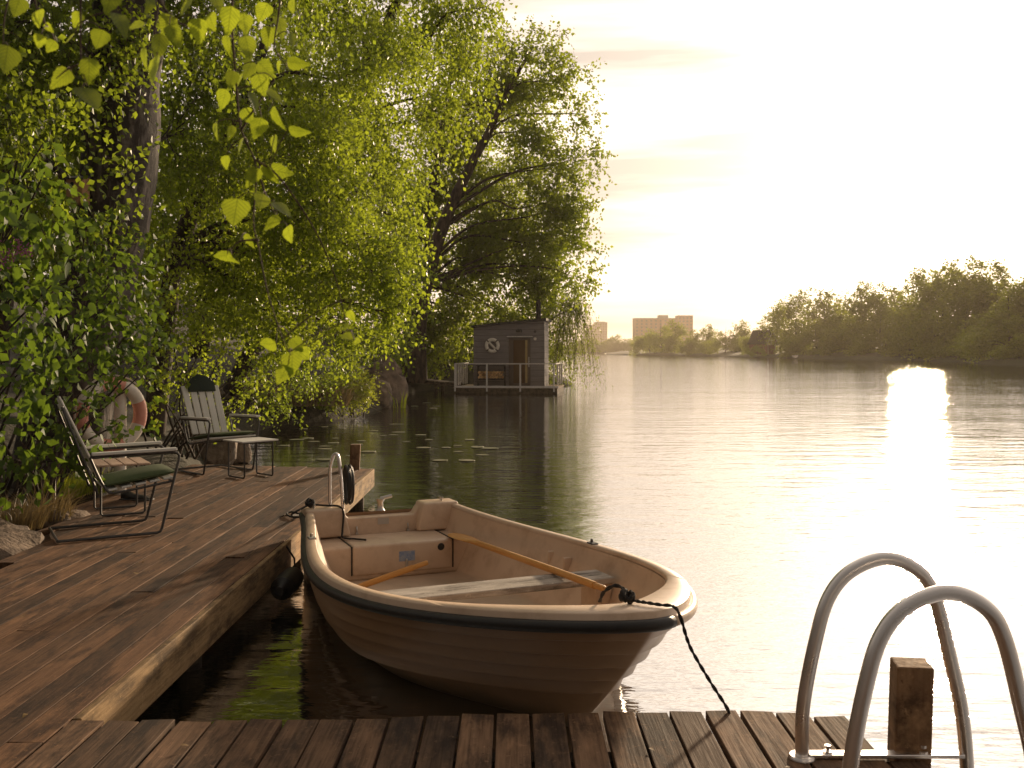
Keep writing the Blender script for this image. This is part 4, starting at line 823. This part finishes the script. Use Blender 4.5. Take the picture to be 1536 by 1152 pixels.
shrub('leafy_shrub', 'sunlit leafy shrub behind the far chair at the dock end', (-4.2, 12.3, .4), 20, [lob(260, 470, 11.5, 70), lob(330, 500, 12, 70), lob(240, 580, 11, 40), lob(370, 585, 12, 34), lob(390, 540, 12.4, 40), lob(300, 560, 12.6, 45), lob(350, 620, 12.2, 24), lob(220, 350, 12.5, 75), lob(300, 400, 13, 70)], L_birch, .055, 1.1, .3, 8, .3)
shrub('leafy_shrub', 'brownish low shrub on the bank between the chairs and the bright fern', (-5.6, 20, .6), 12, [lob(440, 560, 20, 45), lob(400, 590, 19, 35), lob(480, 570, 22, 35), lob(520, 545, 23, 30), lob(430, 610, 20, 22)], L_dark, .07, 1.2, .35, 8, .3)

# ------------------------------------------------------------------ grasses, reeds, rocks, lily pads
def blades(name, label, base, n, rad, hgt, wid, mat, lean=.5, cat='grass', kind=None, spread=(1, 1), droop=.5):
    base = np.array(base, float); a = rng.random(n) * 2 * math.pi; r = rad * np.sqrt(rng.random(n)); p = np.stack([r * np.cos(a) * spread[0], r * np.sin(a) * spread[1], np.zeros(n)], 1)
    out_ = np.stack([np.cos(a), np.sin(a), np.zeros(n)], 1) * (lean * rng.random((n, 1))) + rng.normal(size=(n, 3)) * .12; h = hgt * (.5 + .6 * rng.random((n, 1))); side = unit(np.cross(rng.normal(size=(n, 3)), np.array([0, 0, 1.])))
    q1 = p + (np.array([0, 0, .55]) + out_ * .35) * h; q2 = p + (np.array([0, 0, 1 - droop * .25]) + out_ * (1 + droop)) * h; w = wid * (.7 + .6 * rng.random((n, 1)))
    V = np.stack([p - side * w / 2, p + side * w / 2, q1 + side * w / 2, q1 - side * w / 2, q2], 1).reshape(-1, 3); i = np.arange(n)[:, None] * 5
    me = npmesh(name, V, np.concatenate([i + np.array([[0, 1, 2]]), i + np.array([[0, 2, 3]]), i + np.array([[3, 2, 4]])]), np.repeat(rng.random(n), 5)); return tag(link(name, me, mat, None, tuple(base)), label, cat, kind=kind)
shrub('fern_clump', 'bright yellow-green feathery clump on the bank before the rock', at(530, 622, .1), 10, [lob(528, 580, 24.2, 26), lob(512, 598, 24, 20), lob(548, 592, 24.2, 20), lob(530, 605, 23.9, 16), lob(500, 580, 24.4, 16)], L_grass, .080, 3.2, .35, 8, -.3, cat='plant', width=.45)
P_ = at(455, 630, 0); blades('fern_clump', 'darker green feathery clump beside the brown shrub on the bank', (P_.x, P_.y + .3, .1), 1500, .65, .8, .03, L_dark, .7, 'plant')
P_ = at(600, 612, 0); blades('reed_clump', 'few upright green iris blades standing in the water', (P_.x, P_.y, -.05), 14, .22, .62, .035, L_grass, .2, 'reeds', droop=.1)
for k, (px, py, n, lab) in enumerate([(110, 742, 500, 'green grass tuft at the dock edge behind the near chair'), (160, 735, 260, 'thin grass tuft under the side table'), (40, 790, 420, 'grass tuft hanging over the rock at the left edge'), (85, 775, 300, 'grass tuft between the rock and the near chair')]):
    P_ = at(px, py, .36); blades('grass_tuft', lab, (P_.x - .12, P_.y, .34), n, .22, .26, .006, L_grass if k < 2 else L_dry, .9, 'grass')
sg = []
for px, py, d in ((400, 625, 21), (470, 628, 22.8), (500, 630, 23.3), (440, 630, 22)): pass
P_ = at(435, 636, 0); blades('dry_grass', 'hanging dry grass along the eroded bank edge', (P_.x - .1, P_.y + .1, .42), 1500, .9, .65, .02, L_dry, 1.0, 'grass', kind='stuff', spread=(1.6, .6), droop=1.6)
def rock(label, c, s, rz=0.0, seed=0, group=None):
    bm = bmesh.new(); bmesh.ops.create_icosphere(bm, subdivisions=3, radius=1)
    for v in bm.verts:
        q = v.co.copy(); k = 1 + .30 * mnoise.noise(q * 1.1 + Vector((seed * 7.1, 0, 0))) + .14 * mnoise.noise(q * 2.9 + Vector((0, seed * 3.3, 0))); f = q * k; f.x = round(f.x * 2.2) / 2.2 * .35 + f.x * .65; f.z = round(f.z * 2.5) / 2.5 * .35 + f.z * .65; v.co = Vector((f.x * s[0], f.y * s[1], f.z * s[2]))
    me = bpy.data.meshes.new('rock'); bm.to_mesh(me); bm.free(); me.shade_smooth(); me.set_sharp_from_angle(angle=R(30)); o = link('rock', me, m_rock, None, c); o.rotation_euler = (0, 0, rz); return tag(o, label, 'rock', group)
rock('grey granite outcrop at the water behind the bright fern clump', tuple(at(592, 606, 0) + Vector((-.5, .8, .55))), (.85, .8, .95), .3, 1)
rock('dark rock at the left edge beside the long dock', tuple(at(12, 850, .2) + Vector((-.25, .2, -.02))), (.42, .55, .28), .2, 2)
rock('small rock in the grass behind the near chair legs', tuple(at(95, 800, .25) + Vector((-.15, .3, 0))), (.25, .3, .16), .7, 3)
for i, (px, py, s, lab) in enumerate([(288, 678, (.26, .25, .42), 'tall brown stone under the far chair back'), (322, 680, (.28, .25, .34), 'pale brown stone between the far chair legs'), (348, 676, (.24, .2, .26), 'round stone at the water behind the footstool'), (255, 676, (.22, .25, .25), 'small stone left of the far chair'), (405, 628, (.45, .5, .75), 'tall reddish rock in the bank beyond the footstool'), (450, 620, (.5, .5, .5), 'low rock in the bank left of the bright fern'), (560, 612, (.5, .5, .6), 'pale rock right beside the bright fern clump')]):
    far = py < 640; c = at(px, py, 0 if far else .2); rock(lab, (c.x, c.y + .2, s[2] * .45 if far else .22), s, i * 1.3, i + 5)
m_pad = leafmat('lily_pad_leaf', (.15, .16, .07), (.24, .23, .11), (.2, .2, .05), .15, .6)
def pad_mesh():
    g = MB(); n = 18; g.v = [(0, 0, 0.0)] + [(math.cos(.25 + k / n * 5.9) * random.uniform(.92, 1), math.sin(.25 + k / n * 5.9) * random.uniform(.92, 1), random.uniform(0, .015)) for k in range(n + 1)] + [(0, 0, -.03)] + [(math.cos(.25 + k / n * 5.9), math.sin(.25 + k / n * 5.9), -.04) for k in range(n + 1)]
    for k in range(n): g.f += [(0, k + 1, k + 2), (n + 2, n + 4 + k, n + 3 + k), (k + 1, n + 3 + k, n + 4 + k, k + 2)]
    return g.mesh('lily_pad')
PM = [pad_mesh() for _ in range(3)]
for px, py in [(445, 659), (462, 657), (470, 662), (503, 657), (500, 664), (487, 669), (487, 673), (487, 689), (535, 666), (541, 661), (552, 677), (590, 652), (575, 653), (597, 648), (635, 671), (669, 671), (686, 668), (687, 677), (643, 659), (631, 652), (716, 670), (704, 659), (425, 668), (600, 636), (590, 636), (512, 642), (487, 640), (622, 609), (650, 612), (640, 604), (655, 609), (610, 662), (560, 646), (455, 643), (724, 682), (660, 690), (700, 690), (735, 672)]:
    c = at(px, py, .012); o = link('lily_pad', random.choice(PM), m_pad, None, c); s = random.uniform(.055, .12); o.scale = (s * 1.3, s, s); o.rotation_euler = (0, 0, random.uniform(0, 6.3)); tag(o, 'small pale lily pad floating on the dark water beyond the long dock', 'lily pad', 'lily pads on the dark water')

# dry leaves blown on to the docks
m_litter = leafmat('dry_leaf', (.16, .09, .03), (.34, .22, .08), (.25, .16, .05), .2, .7)
DL = [leaf_mesh('fallen_leaf', 6, .40, .0, .35), leaf_mesh('fallen_leaf', 6, .38, .0, -.3)]
for m_ in DL: m_.materials.append(m_litter)
for k in range(34):
    long_ = k < 26; x, y = (random.uniform(-3.0, -1.7), random.uniform(3.2, 11)) if long_ else (random.uniform(-1.4, 1.1), random.uniform(3.0, 3.5))
    o = link('fallen_leaf', random.choice(DL), None, None, (x, y, DZ + .009)); L_ = random.uniform(.014, .034); o.scale = (L_, L_, L_); o.rotation_euler = (random.uniform(-.15, .15), random.uniform(-.15, .15), random.uniform(0, 6.28))
    tag(o, 'tiny dry leaf lying on the long dock' if long_ else 'tiny dry leaf lying on the short dock', 'leaf', 'dry leaves on the long dock' if long_ else 'dry leaves on the short dock')

# ------------------------------------------------------------------ far shore
def far_variant(kind, seed):
    st = np.random.default_rng(seed); n = 11; lo = []
    for i in range(n):
        t = i / (n - 1); z = .05 + .85 * t if kind != 2 else .06 + .6 * t; rr = (.27 * math.sin(math.pi * min(1, .22 + .72 * t)) ** .8); a = st.random() * 6.28
        wd = (.18, .15, .26)[kind] * (1.25 - .8 * t); lo.append(((12 * wd * math.cos(a), 12 * wd * math.sin(a), 12 * z), (12 * rr * .72,) * 3 if kind != 2 else (12 * rr * .8, 12 * rr * .8, 12 * rr * .5)))
    B, A, S, cents, tw = crown(lo, .28, 2.2, .9, 8, .3, sub=9, subr=.42, spread=.9); mb = MB(); tr = spline([(0, 0, -.3), (.1, 0, 3), (.0, .2, 6), (.2, 0, 9.6)], 5); mb.tube(tr, [.15 - .13 * i / 15 for i in range(16)], 8); limbs(mb, tr[3:], lo, cents, .12, every=2, n=5)
    return leaves_mesh('crown', B, A, S, .8), mb.mesh('trunk')
FV = [far_variant(0, 1), far_variant(0, 2), far_variant(1, 3), far_variant(2, 4), far_variant(2, 9)]
for c_, t_ in FV: c_.materials.append(L_far); t_.materials.append(m_bark)
def shore_x(px, d): return (px - 768) / F * d
FT = [(1170, 262, 452, 0), (1195, 245, 441, 1), (1235, 232, 438, 0), (1262, 226, 452, 2), (1292, 212, 429, 1), (1328, 206, 432, 0), (1355, 196, 436, 2), (1385, 182, 409, 1), (1416, 172, 401, 0), (1448, 164, 398, 2), (1478, 160, 395, 0), (1496, 156, 420, 1), (1530, 132, 418, 2), (1556, 128, 410, 0), (1515, 130, 449, 3), (1112, 335, 476, 2), (1064, 350, 484, 1), (1042, 352, 492, 0), (1012, 372, 477, 1), (992, 385, 484, 3), (975, 400, 494, 4),
      (1088, 320, 492, 3), (1128, 285, 497, 4), (1148, 272, 505, 3), (1225, 232, 485, 3), (1275, 215, 482, 4), (1320, 200, 480, 3), (1365, 185, 482, 4), (1405, 172, 478, 3), (1450, 160, 470, 4), (1488, 150, 482, 3), (1035, 340, 504, 4), (1060, 330, 508, 3), (1205, 236, 500, 4), (1540, 124, 470, 4), (1136, 250, 514, 3)]
WORDS = ['tall broad', 'pale bushy', 'slim feathery', 'low rounded', 'squat dense']
hs = at(1151, 537.5, 0)
for i, (px, d, top, v) in enumerate(FT):
    yb = HY + F * (H - .7) / d; hm = (yb - top) / F * d; c_, t_ = FV[v]; o = empty('shore_tree', (shore_x(px, d), d, .5), i * 2.4)
    s = (1.14 if px > 1180 else 1.03) * hm / (11.9 if v < 2 else 12.2 if v == 2 else 9.2); o.scale = (s * (1.15 if v < 3 else 1.35), s * (1.15 if v < 3 else 1.35), s)
    where = 'between brick block and boathouse' if px < 1135 else 'right of the boathouse' if px < 1300 else 'in the tall right stand' if px < 1505 else 'at the right edge of the photo'
    zone = lambda p: (p >= 1135) + (p >= 1300) + (p >= 1505)
    mates = sorted(q[0] for q in FT if q[3] == v and zone(q[0]) == zone(px)); nth = mates.index(px)
    head = WORDS[v] if len(mates) == 1 else ['leftmost', 'second', 'third', 'fourth', 'fifth', 'sixth'][nth] + ' ' + WORDS[v]
    tag(o, f'{head} hazy tree {where}' + (' from the left' if len(mates) > 1 and nth else ''), 'tree', 'trees along the far shore'); link('crown', c_, None, o); link('trunk', t_, None, o)
for i in range(11):
    px = 862 + i * 12.5 + random.uniform(-3, 3); d = 692 + random.uniform(0, 20); c_, t_ = FV[i % 2 if i % 3 else 3]; o = empty('shore_tree', (shore_x(px, d), d, .8), i * 1.7); hm = random.uniform(10.5, 15); s = hm / 11.9; o.scale = (s * 1.6, s * 1.6, s)
    tag(o, 'pale hazy tree in the low treeline at the end of the lake', 'tree', 'trees in the low far treeline'); link('crown', c_, None, o); link('trunk', t_, None, o)
# buildings
m_brick = plain('red_brick', (.34, .16, .11), (.26, .12, .085), .85, .4); m_conc = plain('pale_concrete', (.42, .40, .39), (.33, .31, .31), .8, .2); m_dkc = plain('grey_concrete', (.24, .22, .23), (.19, .17, .18), .8, .2); m_win = plain('far_windows', (.09, .09, .10), (.06, .06, .07), .3, .5); m_cop = plain('green_copper', (.32, .42, .38), None, .7, 1)
def block(label, px0, px1, top, d, mat, floors, extra=(), name='building', cols=0):
    x0_, x1_ = shore_x(px0, d), shore_x(px1, d); zt = H + (HY - top) / F * d; o = empty(name, ((x0_ + x1_) / 2, d, 0)); tag(o, label, 'building'); w = (x1_ - x0_) / 2
    MB().box(-w, w, 0, 16, 0, zt).build('wall', mat, o); MB().box(-w - .2, w + .2, -.2, 16.2, zt, zt + .6).build('roof', m_dkc, o); n = cols or max(4, int(2 * w / 4)); me = MB().box(-.8, .8, -.08, .1, 0, 1.5).mesh('window'); me.materials.append(m_win)
    for f in range(floors):
        z = zt - 2.6 - f * 3.1
        if z < 8: break
        for k in range(n): link('window', me, None, o, (-w + (k + .5) * 2 * w / n, 0, z))
    for nm_, a, b, t, mt in extra:
        xa, xb = shore_x(a, d) - o.location.x, shore_x(b, d) - o.location.x; MB().box(xa, xb, 2, 13, zt + .5, H + (HY - t) / F * d).build(nm_, mt, o)
    return o
block('long red brick block above the far trees', 952, 1016, 478, 900, m_brick, 7, [('plant_room', 989, 1003, 472.5, m_cop)])
block('square red brick tower end beside the long brick block', 1017, 1039.5, 474, 905, m_brick, 7)
block('white concrete high rise at the edge of the willow', 876, 891.5, 488, 1240, m_conc, 8, cols=5); block('grey high rise tower right beside the white one', 892, 911, 484, 1200, m_dkc, 9, [('plant_room', 895, 908, 482.5, m_dkc)], cols=5)
# gabled boathouse
bhs = empty('boathouse', (shore_x(1147, 262), 262, .9), R(-50)); bhs.scale = (.72, .72, .78); tag(bhs, 'dark gabled boathouse with white bargeboards among the far trees', 'house'); m_dred = plain('dark_red_wall', (.20, .07, .05), None, .8, 2)
MB().prism([(-2.6, 0), (-2.6, 4.2), (0, 8.0), (2.6, 4.2), (2.6, 0)], -5, 3).build('wall', m_dred, bhs)
for s in (-1, 1):
    M_ = Matrix.Identity(4); MB().add([(-5.4, 0, 8.25), (3.5, 0, 8.25), (3.5, s * 3.2, 3.6), (-5.4, s * 3.2, 3.6), (-5.4, 0, 8.05), (3.5, 0, 8.05), (3.5, s * 3.2, 3.4), (-5.4, s * 3.2, 3.4)], [(0, 1, 2, 3), (7, 6, 5, 4), (0, 4, 5, 1), (1, 5, 6, 2), (2, 6, 7, 3), (3, 7, 4, 0)]).build('roof', m_roofing, bhs)
    MB().tube([(3.55, 0, 8.1), (3.55, s * 3.2, 3.45)], .16, 4).build('bargeboard', m_white, bhs); MB().box(3.0, 3.05, s * 2.2 - .15, s * 2.2 + .15, 0, 4.5).build('corner_board', m_white, bhs)
MB().box(3.0, 3.06, -.8, .8, 3.2, 5.2).build('window', m_white, bhs)
# small boats drawn up on the far shore
def skiff(px, py, L, rz, tilt, label):
    c = at(px, py, .3); o = empty('skiff', c, rz); o.rotation_euler = (tilt, 0, rz); tag(o, label, 'boat'); rows = []
    for i in range(9):
        t = i / 8; b = L * .17 * math.sin(math.pi * min(1, .3 + .7 * t)) ** .7; rows.append([Vector((L * (t - .5), b * math.cos(a * math.pi / 6), .5 - .5 * math.sin(a * math.pi / 6) * (1 - .3 * t ** 3))) for a in range(7)])
    MB().grid(rows).build('hull', m_white, o, smooth=2); MB().box(-L * .1, L * .0, -L * .15, L * .15, .38, .42).build('thwart', m_white, o)
skiff(1245, 534, 4.8, R(20), R(50), 'small white skiff tipped on the far bank'); skiff(1192, 536.5, 3.6, R(80), R(0), 'tiny pale skiff at the foot of the far trees')
fd = tag(empty('jetty', at(1452, 543.5, 0)), 'low dark jetty on the right shore', 'jetty')
for k in range(10): MB().box(k * .9, k * .9 + .86, -.8, .8, .35, .45).build('plank', m_raft, fd)
for k in range(4): MB().tube([(.4 + k * 2.6, 0, -1.6), (.4 + k * 2.6, 0, .36)], .12, 6).build('pile', m_raft, fd)

# ------------------------------------------------------------------ evening haze over the lake
hz = MB().box(-3000, 3000, -100, 3000, -2.7, 62).build('haze', None); hm_ = bpy.data.materials.new('evening_haze'); hm_.use_nodes = True; t_ = hm_.node_tree; t_.nodes.clear()
pv = t_.nodes.new('ShaderNodeVolumePrincipled'); pv.inputs['Color'].default_value = (1, .86, .70, 1); pv.inputs['Density'].default_value = .00030; pv.inputs['Anisotropy'].default_value = .45
oo = t_.nodes.new('ShaderNodeOutputMaterial'); t_.links.new(pv.outputs[0], oo.inputs['Volume']); hz.data.materials.append(hm_); tag(hz, 'thin warm haze over the lake', 'haze', kind='stuff')
